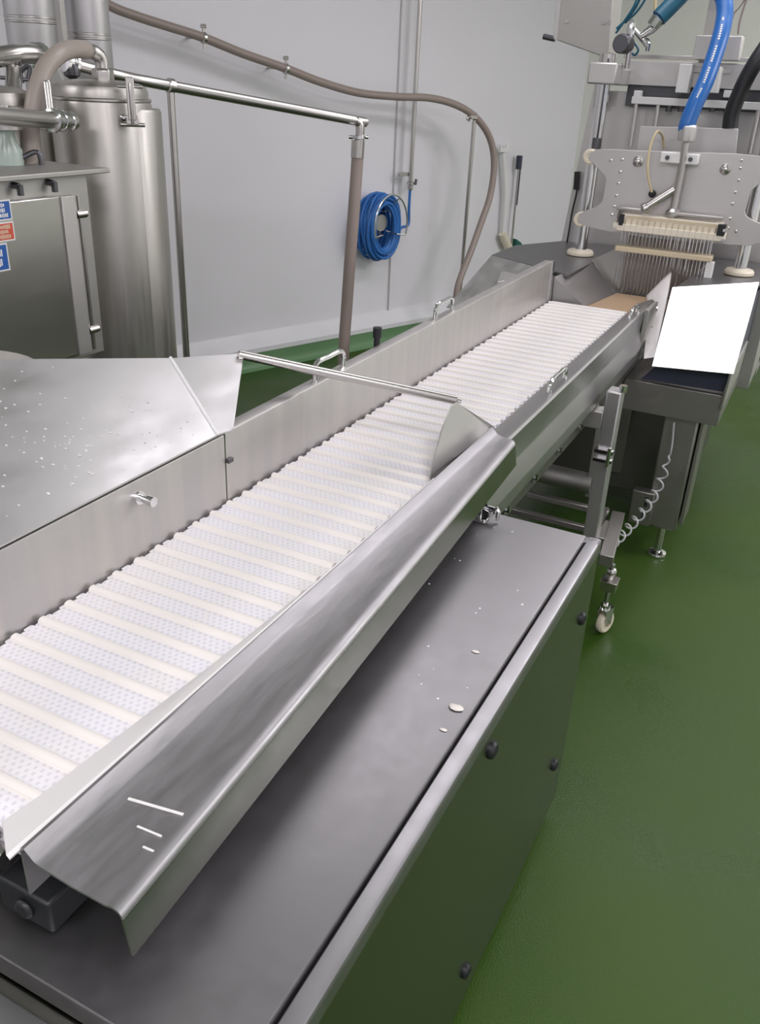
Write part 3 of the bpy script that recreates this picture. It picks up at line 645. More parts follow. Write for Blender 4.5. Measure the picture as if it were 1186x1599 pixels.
bm = B(); tube(bm, [q + V((0, 0, -.02)) - WU * .03, q + V((0, 0, -.005)) - WU * .05, q + WU * .03 + V((0, 0, .02))], .008, 8, smooth=4); obj('hose_hook', bm, 'pipe', v2)

# long brown hose along the wall
lh = thing('long_hose', aw(450, 105, .16), 'long brown hose strung along the wall and curving down to the conveyor', 'hose')
hp = [aw(*q, n) for q, n in (((120, -30), .16), ((168, 7), .16), ((215, 26), .16), ((265, 42), .16), ((318, 59), .16), ((380, 84), .16), ((446, 107), .17), ((500, 128), .18), ((560, 145), .20), ((620, 151), .22), ((670, 153), .25), ((712, 164), .28), ((743, 184), .30), ((764, 215), .32), ((771, 255), .34), ((765, 305), .36), ((750, 350), .38), ((735, 392), .40), ((720, 430), .42), ((713, 455), .43), ((709, 500), .44))]
bm = B(); tube(bm, hp, .0215, 16, smooth=6); obj('hose_body', bm, 'hose', lh)
for q, n in (((318, 59), .16), ((446, 107), .17)):
    p = aw(*q, n); bm = B(); lathe(bm, p - WU * .012, WU, [(.021, 0), (.027, .003), (.027, .018), (.021, .021)], 18)
    cyl(bm, p + V((0, 0, -.05)), p + V((0, 0, .052)), .007, 10); cyl(bm, p + WU * .012 + V((0, 0, .05)), p - WU * .012 + V((0, 0, .05)), .01, 10); cyl(bm, p + V((0, 0, 0)), p - WN * (n - .002), .006, 8); obj('hose_clamp', bm, 'pipe', lh)
# ------------------------------------------------------------------ wall riser pipe with valve, hose rack
wp_ = thing('riser_pipe', aw(645, 150, .09), 'thin steel riser pipe on the wall above the blue hose coil', 'pipe')
pt = aw(661, -60, .085); pbm = V((aw(641, 275, .085).x, aw(641, 275, .085).y, aw(641, 275, .085).z)); pt = V((pbm.x, pbm.y, 2.6))
bm = B(); cyl(bm, pbm, pt, .0135, 14); obj('pipe_body', bm, 'pipe', wp_)
bm = B(); obox(bm, pbm + V((0, 0, .01)) - WU * .035 - WN * .02, WU, WN, (0, 0, 1), .055, .010, .011); cyl(bm, pbm + V((0, 0, .01)), pbm + V((0, 0, .01)) - WN * .083, .008, 8); obj('wall_bracket', bm, 'dull', wp_, bevel=.002)
bm = B(); lathe(bm, pbm + V((0, 0, -.085)), (0, 0, 1), [(.012, 0), (.018, .008), (.018, .03), (.022, .034), (.022, .05), (.014, .055), (.014, .085)], 14); obj('valve', bm, 'pipe', wp_)
bm = B(); tube(bm, [pbm + V((0, 0, -.045)), pbm + WU * .03 + V((0, 0, -.045)), pbm + WU * .05 + V((0, 0, -.038))], .008, 8); cyl(bm, pbm + WU * .045 + V((0, 0, -.055)), pbm + WU * .05 + V((0, 0, -.02)), .009, 8); obj('valve_tap', bm, 'dark', wp_)
bm = B(); cyl(bm, V((pbm.x, pbm.y, 0)) - WU * .075 - WN * .075 + V((0, 0, .2)), V((pbm.x, pbm.y, 2.6)) - WU * .075 - WN * .075, .004, 8); tag(obj('wall_conduit', bm, 'panel'), 'very thin grey conduit on the wall beside the riser pipe', 'conduit')
# hose rack
rc = aw(571, 343, .0)
rk = thing('hose_rack', rc, 'bent wire rack on the wall holding the blue hose', 'rack')
def RC(u, n, z): return rc + WU * u + WN * n + V((0, 0, z))
bm = B(); cyl(bm, RC(0, .001, 0), RC(0, .15, 0), .05, 24); obj('drum', bm, 'dull', rk)
fr = [(math.cos(a) * .135, math.sin(a) * .18 + .0) for a in [PI * (-.12 + 1.24 * i / 24) for i in range(25)]]
bm = B(); tube(bm, [RC(u, .245, z) for u, z in fr], .0055, 10); tube(bm, [RC(fr[0][0], .245, fr[0][1]), RC(.06, .235, -.06), RC(.04, .15, -.05)], .005, 8); tube(bm, [RC(fr[-1][0], .245, fr[-1][1]), RC(-.06, .235, -.06), RC(-.04, .15, -.05)], .005, 8)
tube(bm, [RC(-.06, .24, .155), RC(-.03, .16, .07), RC(-.02, .0, .05)], .0045, 8); tube(bm, [RC(.06, .24, .155), RC(.03, .16, .07), RC(.02, .0, .05)], .0045, 8)
obj('wire_frame', bm, 'chrome', rk)
# blue air hose, wound many turns
pts = []; rr = random.Random(3); turns = 22; nn = 28
for i in range(turns * nn + 1):
    a = 2 * PI * i / nn; k = i / nn
    rad = 1 + .16 * math.sin(k * 2.4) + .07 * math.sin(k * 5.1 + 1)
    u = .108 * rad * math.cos(a) + .012 * math.sin(k * 3.3); z = .160 * rad * math.sin(a) - .02 - .02 * abs(math.sin(k * 1.7)) * (1 if math.sin(a) < 0 else 0)
    n = .035 + .165 * (.5 + .5 * math.sin(k * 1.13 + .2))
    pts.append(RC(u, n, z))
end = [RC(.17, .14, -.05), pbm + V((0, 0, -.30)) + WU * .0, pbm + V((0, 0, -.2)), pbm + V((0, 0, -.08))]
pts = pts[:-5] + smoothpath([pts[-5]] + end, 6)
bm = B(); tube(bm, pts, .0095, 8); tag(obj('air_hose', bm, 'coil'), 'bright blue air hose coiled on the wall rack', 'hose')

# ------------------------------------------------------------------ cleaning tools on the far wall
pd = thing('paddle', aw(795, 300, .04), 'white plastic paddle hanging on the wall', 'paddle')
bm = B(); tube(bm, [aw(*q, .045) for q in ((785, 238), (787, 262), (789, 300), (785, 360), (786, 368))], [.014, .018, .018, .015, .02], 12); obj('shaft', bm, 'white', pd)
bm = B(); tube(bm, [aw(*q, .05) for q in ((784, 364), (788, 374), (794, 388))], [.028, .032, .030], 14); obj('paddle_blade', bm, 'cream', pd)
bm = B(); p = aw(786, 232, .045); tube(bm, [p + WU * -.03 + V((0, 0, -.0)), p + WU * -.035 + V((0, 0, .03))], .012, 8); tube(bm, [p + WU * .03, p + WU * .04 + V((0, 0, .03))], .012, 8); obox(bm, p + V((0, 0, -.01)), WU, WN, (0, 0, 1), .045, .014, .014); obj('grip', bm, 'white', pd, bevel=.003)
br = thing('broom', aw(805, 310, .04), 'green headed broom with a dark handle hanging beside the white paddle', 'broom')
bm = B(); tube(bm, [aw(*q, .05) for q in ((811, 245), (806, 300), (799, 372), (798, 392))], .008, 10); obj('handle', bm, 'pipe', br)
bm = B(); tube(bm, [aw(811, 243, .05), aw(809, 264, .05)], .022, 10); tube(bm, [aw(812, 260, .055), aw(806, 320, .055)], .007, 8); obj('grip', bm, 'navy', br)
bm = B(); plate(bm, [aw(800, 372, .03), aw(798, 393, .03), aw(812, 393, .03), aw(808, 378, .03)], WN * .04); obj('broom_head', bm, 'greenplastic', br, bevel=.004)

# ------------------------------------------------------------------ brine injector
IJ = 3.75
ij = thing('brine_injector', (-.65, 4.1, 0), 'large steel injecting machine with needle head at the far end of the belt', 'machine')
def pj(name, bm, mat, parent=None, bevel=.0015, label=None): return obj(name, bm, mat, parent or ij, bevel, label=label)
TZ = .99
# body under the table
bm = B(); box(bm, (-1.06, 3.60, .50), (-.88, 4.46, TZ - .03)); box(bm, (-.38, 3.72, .55), (-.16, 4.46, TZ - .03)); box(bm, (-1.06, 4.12, .50), (-.16, 4.46, TZ - .03)); pj('base_body', bm, 'dull')
for x in (-1.02, -.40):
    for yq in (4.38,):
        bm = B(); cyl(bm, (x, yq, .008), (x, yq, .51), .022, 14); cyl(bm, (x, yq, 0), (x, yq, .012), .045, 20); pj('foot', bm, 'pipe', bevel=0)
# table tops
lf = [az(858, 408, TZ), az(768, 398, TZ), az(900, 388, TZ)]
bm = B(); plate(bm, [V((-1.24, 3.50, TZ)), V((-.855, 3.30, TZ)), V((-.845, 3.62, TZ)), V((-.82, 4.08, TZ)), V((-1.10, 4.08, TZ)), V((-1.24, 3.8, TZ))], (0, 0, -.012)); pj('table_top', bm, 'lid')
bm = B(); plate(bm, [V((-.465, 3.335, TZ)), V((-.20, 3.60, TZ)), V((-.12, 3.9, TZ)), V((-.12, 4.08, TZ)), V((-.42, 4.08, TZ))], (0, 0, -.012)); pj('table_top', bm, 'lid')
# left apron hood
bm = B(); plate(bm, [V((-1.24, 3.50, TZ - .001)), V((-.93, 3.335, TZ - .001)), V((-.95, 3.05, .86)), V((-1.24, 3.05, .86))], (0, 0, -.004)); pj('apron', bm, 'sheet', label='left sloped apron sheet')
bm = B(); plate(bm, [az(782, 424, .96), az(838, 424, .96), az(834, 432, .96), az(776, 440, .96)], (0, 0, -.03)); pj('apron_tray', bm, 'panel')
# infeed passage side plates and deck
bm = B(); vs = [bm.verts.new(p) for p in ((-.889, 3.242, .893), (-.768, 3.262, .889), (-.725, 3.585, .886), (-.846, 3.62, .992), (-.893, 3.242, .986))]
bm.faces.new((vs[0], vs[1], vs[4])); bm.faces.new((vs[1], vs[2], vs[3])); bm.faces.new((vs[1], vs[3], vs[4]))
bmesh.ops.solidify(bm, geom=bm.faces[:], thickness=.003); pj('infeed_cheek', bm, 'panel', bevel=0)
bm = B(); plate(bm, [V((-.725, 3.585, .86)), V((-.72, 4.06, .86)), V((-.83, 4.06, 1.0)), V((-.846, 3.62, 1.0))], (-.003, 0, 0)); pj('infeed_cheek', bm, 'dull')
bm = B(); box(bm, (-.74, 3.70, .865), (-.44, 3.706, 1.10)); pj('needle_backing', bm, 'curtain')
pa_, pb_, pc_, pd_ = ay(1048, 421, 3.62), ay(1012, 482, 3.40), ay(1004, 560, 3.12), ay(1020, 558, 3.14)
bm = B(); plate(bm, [pa_, ay(1008, 462, 3.52), pb_, pc_, pd_, ay(1040, 470, 3.45)], (.003, 0, 0)); pj('infeed_cheek', bm, 'panel')
bm = B(); plate(bm, [V((-.445, 3.42, .86)), V((-.435, 3.62, .86)), V((-.435, 4.06, .86)), V((-.435, 4.06, 1.0)), V((-.445, 3.42, .985))], (.003, 0, 0)); pj('infeed_cheek', bm, 'dull')
bm = B(); plate(bm, [V((-.80, 3.262, .886)), V((-.56, 3.262, .886)), V((-.45, 3.60, .886)), V((-.725, 3.60, .886))], (0, 0, -.012)); pj('infeed_deck', bm, 'tan', label='brown infeed deck')
# right polished hood
q0, q1, q2, q3 = az(1049, 448, .994), None, ay(1145, 584, 3.06), ay(1017, 572, 3.06)
hn = (q2 - q3).cross(q0 - q3).normalized(); dq_ = ray(1185, 440); q1 = E0 + dq_ * (hn.dot(q0 - E0) / hn.dot(dq_))
bm = B(); nrm = (q1 - q0).cross(q3 - q0).normalized(); plate(bm, [q0, q1, q2, q3], nrm * -.004 if nrm.z > 0 else nrm * .004); pj('hood_sheet', bm, 'mirror', label='polished sloping hood sheet')
bm = B(); plate(bm, [q3 + V((.01, .05, -.005)), q2 + V((-.012, .05, -.005)), ay(1128, 612, 3.12), ay(1000, 592, 3.12)], (0, .01, 0)); pj('hood_gap_shade', bm, 'navy', label='navy sheet holding the shade of the gap under the hood')  # navy sheet carrying the shade of the open gap
bm = B(); plate(bm, [q2 + V((-.006, .004, -.002)), q2 + V((-.014, .004, -.002)), ay(1122, 640, 3.09), ay(1126, 640, 3.09)], (0, .5, .0)); pj('hood_gusset', bm, 'dull')
f = [ay(985, 588, 3.10), ay(1129, 610, 3.10), ay(1120, 668, 3.10), ay(972, 640, 3.10)]
zt_ = .690; zb_ = .560
bm = B(); box(bm, (-.545, 3.10, .578), (-.203, 3.72, .690)); pj('hood_beam', bm, 'low')
bm = B(); plate(bm, [(-.205, 3.08, .70), (-.205, 3.72, .70), (-.205, 3.72, .96), (-.205, 3.58, .965), (-.20, 3.10, .755)], (.006, 0, 0)); pj('hood_side', bm, 'navy')
bm = B(); box(bm, (-.385, 3.13, .125), (-.268, 3.30, .58)); pj('pedestal', bm, 'low', bevel=.006)
bm = B(); box(bm, (-.262, 3.16, .14), (-.250, 3.32, .575)); pj('pedestal_door', bm, 'low')
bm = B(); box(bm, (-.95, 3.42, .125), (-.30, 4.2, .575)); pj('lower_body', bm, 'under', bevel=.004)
bm = B(); box(bm, (-.60, 3.40, .2), (-.55, 3.425, .52)); pj('body_panel', bm, 'low')
bm = B(); cyl(bm, (-.318, 3.16, .014), (-.318, 3.16, .13), .014, 16); lathe(bm, (-.318, 3.16, 0), (0, 0, 1), [(.034, 0), (.036, .004), (.034, .012), (.015, .02)], 28); pj('foot', bm, 'chrome', bevel=0)
bm = B(); cyl(bm, (-.9, 3.9, .0), (-.9, 3.9, .13), .02, 16); pj('foot', bm, 'chrome', bevel=0)
bm = B(); box(bm, (-.440, 3.08, .145), (-.36, 3.13, .28)); k_ = pj('switch_plate', bm, 'low', bevel=.003)
for zq in (.17, .225):
    bm = B(); box(bm, (-.392, 3.076, zq), (-.380, 3.082, zq + .038)); pj('slot', bm, 'black', k_, bevel=0)
# back frame
BY = 4.10
bm = B(); plate(bm, [(-1.07, BY, .93), (-.05, BY, .93), (-.05, BY, 1.62), (-1.01, BY, 1.62)], (0, .03, 0)); pj('back_panel', bm, 'panel')
bm = B(); plate(bm, [ay(874, 386, BY - .03), ay(900, 388, BY - .03), ay(945, 110, BY - .03), ay(932, 112, BY - .03)], (0, .12, 0)); pj('side_frame', bm, 'panel')
for dx in (0, 10):
    bm = B(); cyl(bm, ay(935 + dx, 160, BY - .05), ay(946 + dx, 84, BY - .05), .009, 10); pj('guide_rod', bm, 'pipe', bevel=0)
bm = B(); box(bm, (ay(985, 105, BY - .02).x, BY - .06, 1.645), (-.05, BY + .03, 1.735)); pj('top_beam', bm, 'panel')
bm = B(); box(bm, (ay(985, 105, BY - .02).x, BY - .03, 1.565), (-.05, BY + .02, 1.645)); pj('dark_recess', bm, 'dark', label='dark strip under the top beam')
bm = B(); p = ay(976, 88, BY); box(bm, (p.x, BY - .03, p.z - .006), (-.05, BY + .02, p.z + .008)); pj('top_rail', bm, 'pipe')
# columns with collars
for px0, py0, px1, py1 in ((905, 397, 966, 122), (1155, 418, 1195, 130)):
    a = ay(px0, py0, IJ); b = V((a.x, a.y, 1.660)); a.z = TZ
    bm = B(); cyl(bm, a, b, .0245, 24); col_ = pj('column', bm, 'chrome', bevel=0)
    bm = B(); lathe(bm, a, (0, 0, 1), [(.050, 0), (.056, .004), (.056, .014), (.050, .022), (.030, .026)], 32); pj('column_collar', bm, 'cream', col_, 0, 'cream plastic collar')
    bm = B(); box(bm, (b.x - .055, IJ - .055, b.z - .02), (b.x + .055, IJ + .08, b.z + .055)); pj('column_head', bm, 'panel', col_, .006)
    bm = B(); lathe(bm, b + V((.0, 0, .05)), (0, 0, 1), [(.03, 0), (.03, .035), (.012, .04)], 20); pj('head_nut', bm, 'pipe', col_, 0)
    bm = B(); box(bm, (b.x - .02, IJ + .07, b.z - .02), (b.x + .03, BY - .05, b.z + .04)); pj('head_arm', bm, 'panel', col_, .004)
# blocks on the beam
for q in ((1063, 100, 1082, 146), (1108, 104, 1128, 146)):
    a = ay(q[0], q[1], BY - .10); b = ay(q[2], q[3], BY - .10)
    bm = B(); box(bm, (a.x, BY - .13, b.z), (b.x - .02, BY - .06, a.z)); pj('clamp_block', bm, 'white', bevel=.003, label='pale clamp block')
a = ay(1062, 108, BY - .07); b = ay(1134, 140, BY - .07); bm = B(); box(bm, (a.x, BY - .07, a.z - .01), (b.x, BY - .06, a.z + .01)); pj('clamp_bridge', bm, 'panel')
a = ay(1090, 56, BY - .06); b = ay(1154, 96, BY - .06); bm = B(); box(bm, (a.x, BY - .11, b.z), (b.x, BY - .04, a.z)); pj('top_block', bm, 'panel', bevel=.003)
a = ay(1108, 0, BY - .02); b = ay(1120, 60, BY - .02); bm = B(); box(bm, (a.x, BY - .03, b.z - .12), (a.x + .04, BY + .01, 2.1)); pj('top_strut', bm, 'tank')
# horizontal pale rail with studs and rods
a = ay(988, 156, BY - .06); bm = B(); box(bm, (a.x, BY - .09, a.z - .014), (-.05, BY - .03, a.z + .014)); rl = pj('pale_rail', bm, 'white', bevel=.002, label='pale crosswise rail')
for px in (996, 1136):
    p = ay(px, 148, BY - .07); bm = B(); box(bm, (p.x - .015, BY - .09, p.z - .01), (p.x + .015, BY - .05, p.z + .016)); pj('rail_block', bm, 'white', rl, .002)
for px in (1044, 1063, 1112, 1134):
    p = ay(px, 168, BY - .06); bm = B(); cyl(bm, p + V((0, 0, .02)), p + V((0, 0, -.016)), .012, 14); pj('stud', bm, 'dark', rl, 0)
for px, py, px2, py2 in ((993, 162, 984, 228), (1027, 164, 1022, 200), (1184, 170, 1174, 240)):
    a = ay(px, py, BY - .07); bm = B(); cyl(bm, a, V((a.x, a.y, ay(px2, py2, BY - .07).z)), .008, 10); pj('lift_rod', bm, 'pipe', rl, 0)
# upright plate behind the head
HY = 3.66
bm = B(); plate(bm, [ay(*q, HY + .14) for q in ((999, 197), (1152, 201), (1146, 262), (990, 258))], (0, .006, 0)); pj('carriage_plate', bm, 'panel')
# the big butterfly head plate
HP = [(922, 238), (932, 233), (955, 233), (990, 235), (1150, 240), (1180, 243), (1215, 250), (1224, 256), (1222, 268), (1205, 275), (1185, 287), (1172, 298), (1166, 318), (1162, 330), (1164, 337), (1176, 345), (1198, 353), (1210, 362), (1206, 374), (1170, 384), (1135, 382), (952, 362), (915, 354), (901, 346), (903, 334), (916, 328), (932, 322), (940, 314), (946, 280), (942, 272), (934, 264), (922, 252), (918, 246)]
pts = [ay(*q, HY) for q in HP]
bm = B(); plate(bm, pts, (0, .008, 0)); hd = pj('head_plate', bm, 'panel', bevel=.001, label='large lobed steel head plate')
for q in ((920, 245), (1218, 260), (905, 343), (1204, 364)):
    p = ay(*q, HY); bm = B(); lathe(bm, p + V((0, -.008, 0)), (0, 1, 0), [(.012, .012), (.014, .010), (.024, .010), (.029, .014), (.029, .05), (.022, .055)], 20); pj('guide_roller', bm, 'cream', hd, 0, 'cream guide roller')
for q in ((971, 249), (968, 268), (965, 286), (962, 305), (959, 322), (955, 335), (1157, 250), (1155, 262), (1152, 281), (1147, 300), (1143, 318), (1139, 341), (1136, 356), (953, 250), (1148, 361)):
    p = ay(*q, HY); bm = B(); lathe(bm, p + V((0, .002, 0)), (0, -1, 0), [(.006, 0), (.006, .005), (.004, .006)], 8); pj('screw', bm, 'chrome', hd, 0)
for q in ((996, 252), (1132, 264)):
    p = ay(*q, HY); bm = B(); lathe(bm, p + V((0, .002, 0)), (0, -1, 0), [(.020, 0), (.020, .008), (.012, .012), (.012, .022), (.006, .026)], 16); pj('head_knob', bm, 'pipe', hd, 0)
p = ay(931, 224, HY + .05); bm = B(); cyl(bm, p + V((0, 0, -.03)), p + V((0, 0, .02)), .018, 14); cyl(bm, p + V((0, 0, .02)), p + V((0, 0, .30)), .004, 8); pj('limit_switch', bm, 'dark')
# needle head: ivory block, tray edge, end brackets
NY = 3.60
def P2(px, py, y): return ay(px, py, y)
bl, br_ = P2(968, 350, NY), P2(1124, 366, NY)
xl_, xr_ = bl.x, br_.x
zA = .5 * (P2(968, 335, NY).z + P2(1124, 346, NY).z); zB = .5 * (P2(962, 352, NY).z + P2(1126, 364, NY).z); zC = .5 * (P2(957, 360, NY).z + P2(1130, 376, NY).z)
bm = B(); box(bm, (xl_, NY, zB), (xr_, NY + .055, zA)); nb = pj('needle_block', bm, 'ivory', bevel=.003, label='ivory needle block')
bm = B(); box(bm, (P2(957, 355, NY).x, NY - .014, zC), (P2(1131, 370, NY).x, NY + .055, zB + .004)); pj('block_lip', bm, 'ivory', nb, .003)
bm = B(); box(bm, (xl_ + .02, NY - .002, zA - .016), (xr_ - .01, NY + .01, zA - .006)); pj('block_groove', bm, 'bar', nb, 0)
for i in range(16):
    x = xl_ + .02 + (xr_ - xl_ - .04) * i / 15
    bm = B(); box(bm, (x - .0009, NY - .0146, zC + .003), (x + .0009, NY + .002, zA - .018)); pj('block_slit', bm, 'bar', nb, 0)
for x, s in ((xl_, -1), (xr_, 1)):
    bm = B(); box(bm, (x - .004 if s < 0 else x - .012, NY - .02, zB - .002), (x + .012 if s < 0 else x + .016, NY + .01, zA - .002)); pj('end_clip', bm, 'black', nb, .002)
    for zz in (zB + .02, zC + .008):
        bm = B(); cyl(bm, (x + s * .014, NY - .028, zz), (x + s * .014, NY - .01, zz), .006, 8); pj('clip_screw', bm, 'chrome', nb, 0)
for qa, qb in (((965, 320), (1003, 326)), ((1052, 324), (1131, 330))):
    a, b = P2(*qa, NY + .02), P2(*qb, NY + .02); bm = B(); box(bm, (a.x, NY + .0, zA + .012), (b.x, NY + .04, zA + .022)); pj('cover_bar', bm, 'pipe', nb, .002)
bm = B(); a = P2(965, 318, NY + .01); box(bm, (a.x, NY + .01, zB), (a.x + .006, NY + .05, zA + .022)); pj('cover_bar', bm, 'pipe', nb, .001)
# stripper bar and needles
sl, sr = P2(960, 389, NY), P2(1111, 402, NY); zS = .5 * (sl.z + sr.z)
bm = B(); box(bm, (sl.x, NY - .01, zS - .011), (sr.x, NY + .05, zS + .009)); pj('stripper_bar', bm, 'bar', bevel=.003, label='tan stripper bar')
nd = None
for i in range(26):
    x = sl.x + .012 + (sr.x - sl.x - .024) * i / 25
    bm = B(); cyl(bm, (x, NY + .02, .875 + .012 * ((i * 7) % 5) / 5), (x, NY + .02, zC + .002), .0017, 6); pj('needle', bm, 'chrome', nb, 0)
for i in range(14):
    x = sl.x + .02 + (sr.x - sl.x - .04) * i / 13
    bm = B(); cyl(bm, (x, NY + .05, .88), (x, NY + .05, zC + .002), .0015, 6); pj('needle', bm, 'chrome', nb, 0)
p = P2(1107, 412, NY); bm = B(); box(bm, (p.x - .012, NY + .0, .92), (p.x + .016, NY + .03, zS - .012)); pj('bar_tab', bm, 'white', bevel=.002)
# central feed pipe with white bracket, valve and branch
a = ay(1071, 216, HY - .045); b = ay(1047, 344, NY + .02)
bm = B(); tube(bm, [a, ay(1064, 262, HY - .04), ay(1057, 300, HY - .035), b], .0145, 16); fp = pj('feed_pipe', bm, 'pipe', bevel=0)
bm = B(); lathe(bm, ay(1050, 330, NY + .02) + V((0, 0, -.02)), (0, 0, 1), [(.02, 0), (.026, .006), (.026, .02), (.016, .03)], 14); pj('pipe_union', bm, 'pipe', fp, 0)
bm = B(); lathe(bm, ay(1071, 216, HY - .045) + V((0, 0, -.015)), (0, 0, 1), [(.018, 0), (.032, .006), (.034, .03), (.034, .055), (.026, .062)], 10); pj('hose_fitting', bm, 'panel', fp, .002)
p = ay(1061, 247, HY - .03); bm = B(); box(bm, (p.x - .068, HY - .05, p.z - .018), (p.x + .068, HY - .001, p.z + .018)); wb = pj('pipe_bracket', bm, 'white', bevel=.003, label='white plastic pipe bracket')
for s in (-.042, .042):
    bm = B(); cyl(bm, (p.x + s, HY - .056, p.z), (p.x + s, HY - .049, p.z), .008, 12); pj('bracket_bolt', bm, 'dark', wb, 0)
a, b = ay(1003, 327, NY - .01), ay(1052, 296, HY - .03)
bm = B(); tube(bm, [a, a + (b - a) * .5, b], .0155, 14); lathe(bm, a, b - a, [(.016, 0), (.021, .003), (.021, .016), (.016, .02)], 12); pj('branch_pipe', bm, 'pipe', fp, 0)
bm = B(); p = ay(1017, 303, HY - .03); lathe(bm, p + V((0, .03, 0)), (0, -1, 0), [(.012, 0), (.014, .01), (.014, .025), (.008, .03)], 12); pj('tube_port', bm, 'black', fp, 0)
# top left valve cluster on the column
vc = thing('air_valve_cluster', ay(985, 45, BY - .12), 'shiny valve fittings with a round dark end beside the grey control box', 'valve')
p = ay(969, 68, 3.74); bm = B(); lathe(bm, p, (-.15, -1, 0), [(.012, -.06), (.034, -.055), (.034, 0), (.030, .006)], 24); obj('regulator', bm, 'dark', vc, .001)
bm = B(); tube(bm, [ay(984, 62, 3.78), ay(985, 45, 3.78), ay(987, 30, 3.78)], [.012, .016, .010], 12); obj('fitting', bm, 'chrome', vc)
bm = B(); tube(bm, [ay(988, 44, 3.79), ay(1000, 58, 3.79), ay(1011, 72, 3.79)], .010, 10); obj('fitting', bm, 'chrome', vc)
bm = B(); tube(bm, [ay(1000, 56, 3.76), ay(1018, 45, 3.76), ay(1028, 34, 3.76)], [.012, .017, .02], 12); obj('fitting', bm, 'chrome', vc)
bm = B(); tube(bm, [ay(1010, 80, 3.79), ay(1012, 66, 3.79), ay(1004, 60, 3.79)], .008, 10, smooth=4); obj('fitting', bm, 'chrome', vc)
bm = B(); p = ay(1022, 34, 3.75); lathe(bm, p, (.4, 0, .7), [(.012, -.02), (.024, -.014), (.024, .014), (.014, .02)], 8); obj('union_nut', bm, 'chrome', vc)
bm = B(); cyl(bm, ay(985, 60, 3.79), V((ay(985, 60, 3.79).x, 3.79, 1.70)), .010, 10); obj('stem', bm, 'pipe', vc)
# thin air lines
for i, q in enumerate((((961, 52), (975, 32), (990, 8), (1000, -20)), ((962, 45), (982, 26), (996, 4), (1004, -20)), ((983, 78), (990, 86), (996, 78), (990, 66)), ((975, 36), (992, 20), (1006, 0), (1012, -20)))):
    bm = B(); tube(bm, [ay(*a, 3.81 + .015 * i) for a in q], .0045, 8, smooth=6)
    tag(obj('air_line', bm, 'teal'), ['thin dark air line arching up from the valves, lowest one', 'thin dark air line arching up from the valves, middle one', 'short looped air line under the valve fittings', 'thin dark air line arching up from the valves, nearest the dark hose'][i], 'tube', 'thin air lines at the injector')
# hoses of the injector
bm = B(); tube(bm, [ay(*q, y) for q, y in (((1071, 204), 3.615), ((1073, 192), 3.615), ((1084, 164), 3.63), ((1099, 132), 3.66), ((1112, 96), 3.70), ((1124, 58), 3.74), ((1130, 30), 3.78), ((1131, 12), 3.80), ((1127, -8), 3.82), ((1112, -26), 3.83), ((1084, -24), 3.83), ((1062, -6), 3.82), ((1046, 10), 3.80), ((1028, 28), 3.78))], [.030] * (13 * 8 + 1), 18, smooth=8)
bh = tag(obj('feed_hose', bm, 'blue'), 'thick bright blue hose rising from the needle head fitting', 'hose')
def hose_marks():
    pts = smoothpath([ay(*q, y) for q, y in (((1084, 164), 3.63), ((1099, 132), 3.66), ((1112, 96), 3.70), ((1124, 58), 3.74), ((1130, 30), 3.78))], 10)
    bm = B()
    for i in range(2, len(pts) - 3):
        if i % 9 in (7, 8): continue
        a, b = pts[i], pts[i] + (pts[i + 1] - pts[i]) * .7
        t = (b - a).normalized(); out = (E0 - a).normalized(); out = (out - t * out.dot(t)).normalized(); sd = t.cross(out)
        c = (a + b) / 2 + out * .0297 - sd * .004; obox(bm, c, t, sd, out, (b - a).length / 2, .0035, .0006)
    obj('printed_marks', bm, 'swhite', bh)
hose_marks()
bm = B(); tube(bm, [ay(*q, y) for q, y in (((1139, 200), 3.82), ((1142, 178), 3.82), ((1152, 150), 3.82), ((1165, 122), 3.82), ((1180, 96), 3.82), ((1196, 72), 3.84), ((1216, 40), 3.90), ((1226, -40), 3.98), ((1228, -160), 4.02), ((1232, -420), 4.02))], .029, 16, smooth=8); tag(obj('return_hose', bm, 'black'), 'thick black hose entering the machine at the right edge', 'hose')
bm = B(); tube(bm, [ay(*q, y) for q, y in (((1062, -6), 3.82), ((1046, 10), 3.80), ((1028, 28), 3.78))], .0315, 18, smooth=8); obj('hose_end_shade', bm, 'teal', bh, label='blue hose end with its shade put into a teal colour')  # teal overlay: shade on the blue hose end put into colour
bm = B(); tube(bm, [ay(*q, y) for q, y in (((1017, 300), HY - .06), ((1012, 280), HY - .07), ((1011, 255), HY - .07), ((1016, 225), HY - .04), ((1026, 205), HY), ((1034, 214), HY + .1), ((1036, 232), HY + .12))], .0045, 8, smooth=8); tag(obj('dosing_tube', bm, 'yellow'), 'thin yellow looped tube on the lobed head plate', 'tube')
bm = B(); tube(bm, [ay(*q, y) for q, y in (((1152, 54), 3.98), ((1154, 36), 3.98), ((1160, 14), 3.98), ((1168, -10), 3.98))], .004, 8, smooth=6); tube(bm, [ay(*q, y) for q, y in (((1143, 30), 3.98), ((1146, 20), 3.98), ((1155, 10), 3.98), ((1164, -4), 3.98))], .003, 8, smooth=6); tag(obj('sensor_cable', bm, 'hose'), 'thin brown sensor cables above the pale top block', 'cable')
bm = B(); tube(bm, [ay(1023, -20, 3.9), ay(1022, 14, 3.9), ay(1021, 30, 3.9)], .006, 8); tag(obj('drip_tube', bm, 'yellow'), 'short yellowish tube hanging behind the valve fittings', 'tube')
# coiled cord and plug at the machine's left edge
bm = B(); tube(bm, [ay(*q, 4.05) for q in ((901, 290), (899, 305), (893, 330), (888, 360), (883, 388))], .004, 8, smooth=6); cyl(bm, ay(901, 268, 4.05), ay(899, 296, 4.05), .013, 12); tag(obj('power_cord', bm, 'black'), 'black plug and thin cord on the machine side against the wall', 'cord')
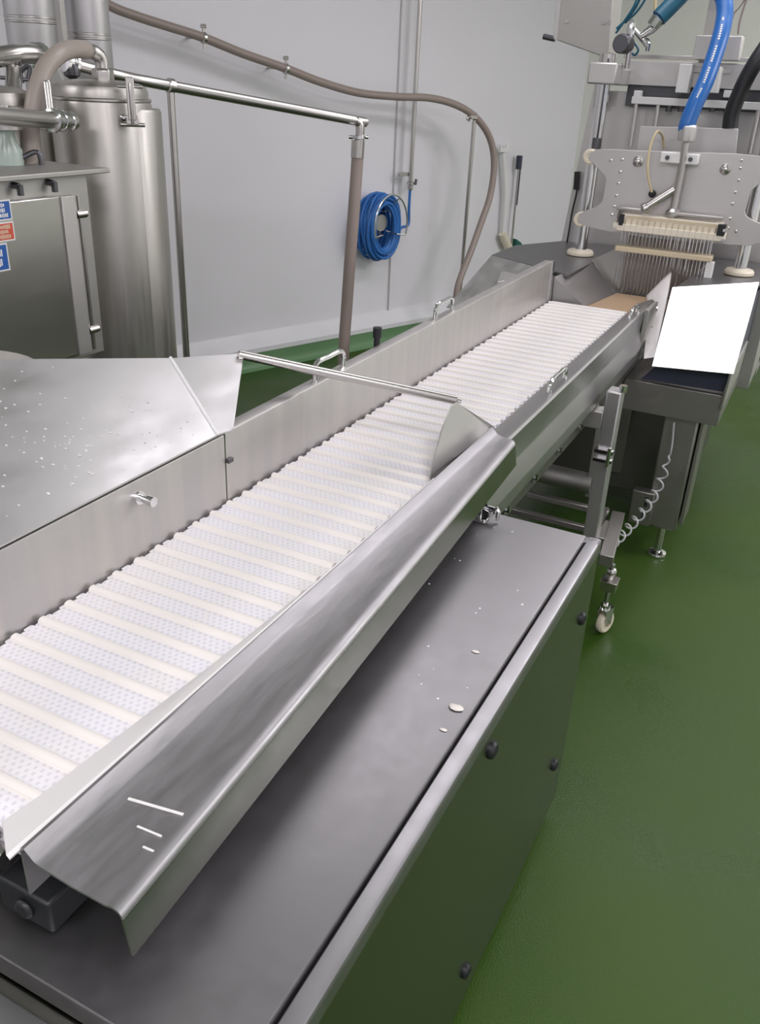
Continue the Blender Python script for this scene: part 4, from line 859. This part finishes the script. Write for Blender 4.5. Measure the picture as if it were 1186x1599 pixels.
# grey tilted control box on the upper left
eb_ = thing('control_box', ay(905, 40, 4.06), 'grey steel control box at the upper left of the injector', 'box')
fq = [ay(*q, 3.98) for q in ((864, 61), (948, 91), (962, -60), (874, -60))]
bm = B(); plate(bm, fq, (0, .16, .0)); obj('body', bm, 'dull', eb_, .003)
fq2 = [ay(*q, 3.985) for q in ((866, 61), (941, 86), (953, -60), (876, -60))]
bm = B(); plate(bm, fq2, (0, .006, 0)); dq = obj('door', bm, 'lid', eb_, .002)
fq3 = [ay(*q, 3.97) for q in ((863, 62), (870, 63), (879, -60), (872, -60))]; bm = B(); plate(bm, fq3, (0, .02, 0)); obj('edge_strip', bm, 'panel', eb_, .001)
bm = B(); cyl(bm, ay(848, 57, 3.98), ay(866, 61, 3.98), .011, 10); obj('hinge_pin', bm, 'dark', eb_)
for q in ((885, 33), (943, 35), (951, 34)):
    p = ay(*q, 3.984); bm = B(); cyl(bm, p, p + V((0, -.008, 0)), .008, 10); obj('screw', bm, 'pipe', dq)
bm = B(); p = ay(948, 80, 4.06); box(bm, (p.x - .03, 4.06, 1.55), (p.x + .02, 4.11, 1.85)); obj('mounting_arm', bm, 'dull', eb_)

# spiral cord between conveyor and machine
ctl = smoothpath([ay(1052, 660, 3.08), ay(1048, 700, 3.07), ay(1040, 725, 3.06), ay(1020, 775, 2.95), ay(985, 820, 2.78), ay(955, 850, 2.62), ay(942, 862, 2.56)], 40)
seg = [0]
for a, b in zip(ctl, ctl[1:]): seg.append(seg[-1] + (b - a).length)
pts = []; NS = 420; j = 0
for i in range(NS + 1):
    L_ = seg[-1] * i / NS
    while j < len(seg) - 2 and seg[j + 1] < L_: j += 1
    c = ctl[j].lerp(ctl[j + 1], (L_ - seg[j]) / max(1e-6, seg[j + 1] - seg[j])); t = (ctl[j + 1] - ctl[j]).normalized()
    x = t.cross(V((0, 0, 1))).normalized(); y_ = x.cross(t); u = i / NS
    R_ = .0155 * min(1, max(0, (u - .16) / .12)); a = (u - .16) * 2 * PI * 13
    pts.append(c + x * (R_ * math.cos(a)) + y_ * (R_ * math.sin(a)))
bm = B(); tube(bm, pts, .0036, 7); tag(obj('spiral_cord', bm, 'wire'), 'grey spiral cord hanging between the machine pedestal and the conveyor leg', 'cord')
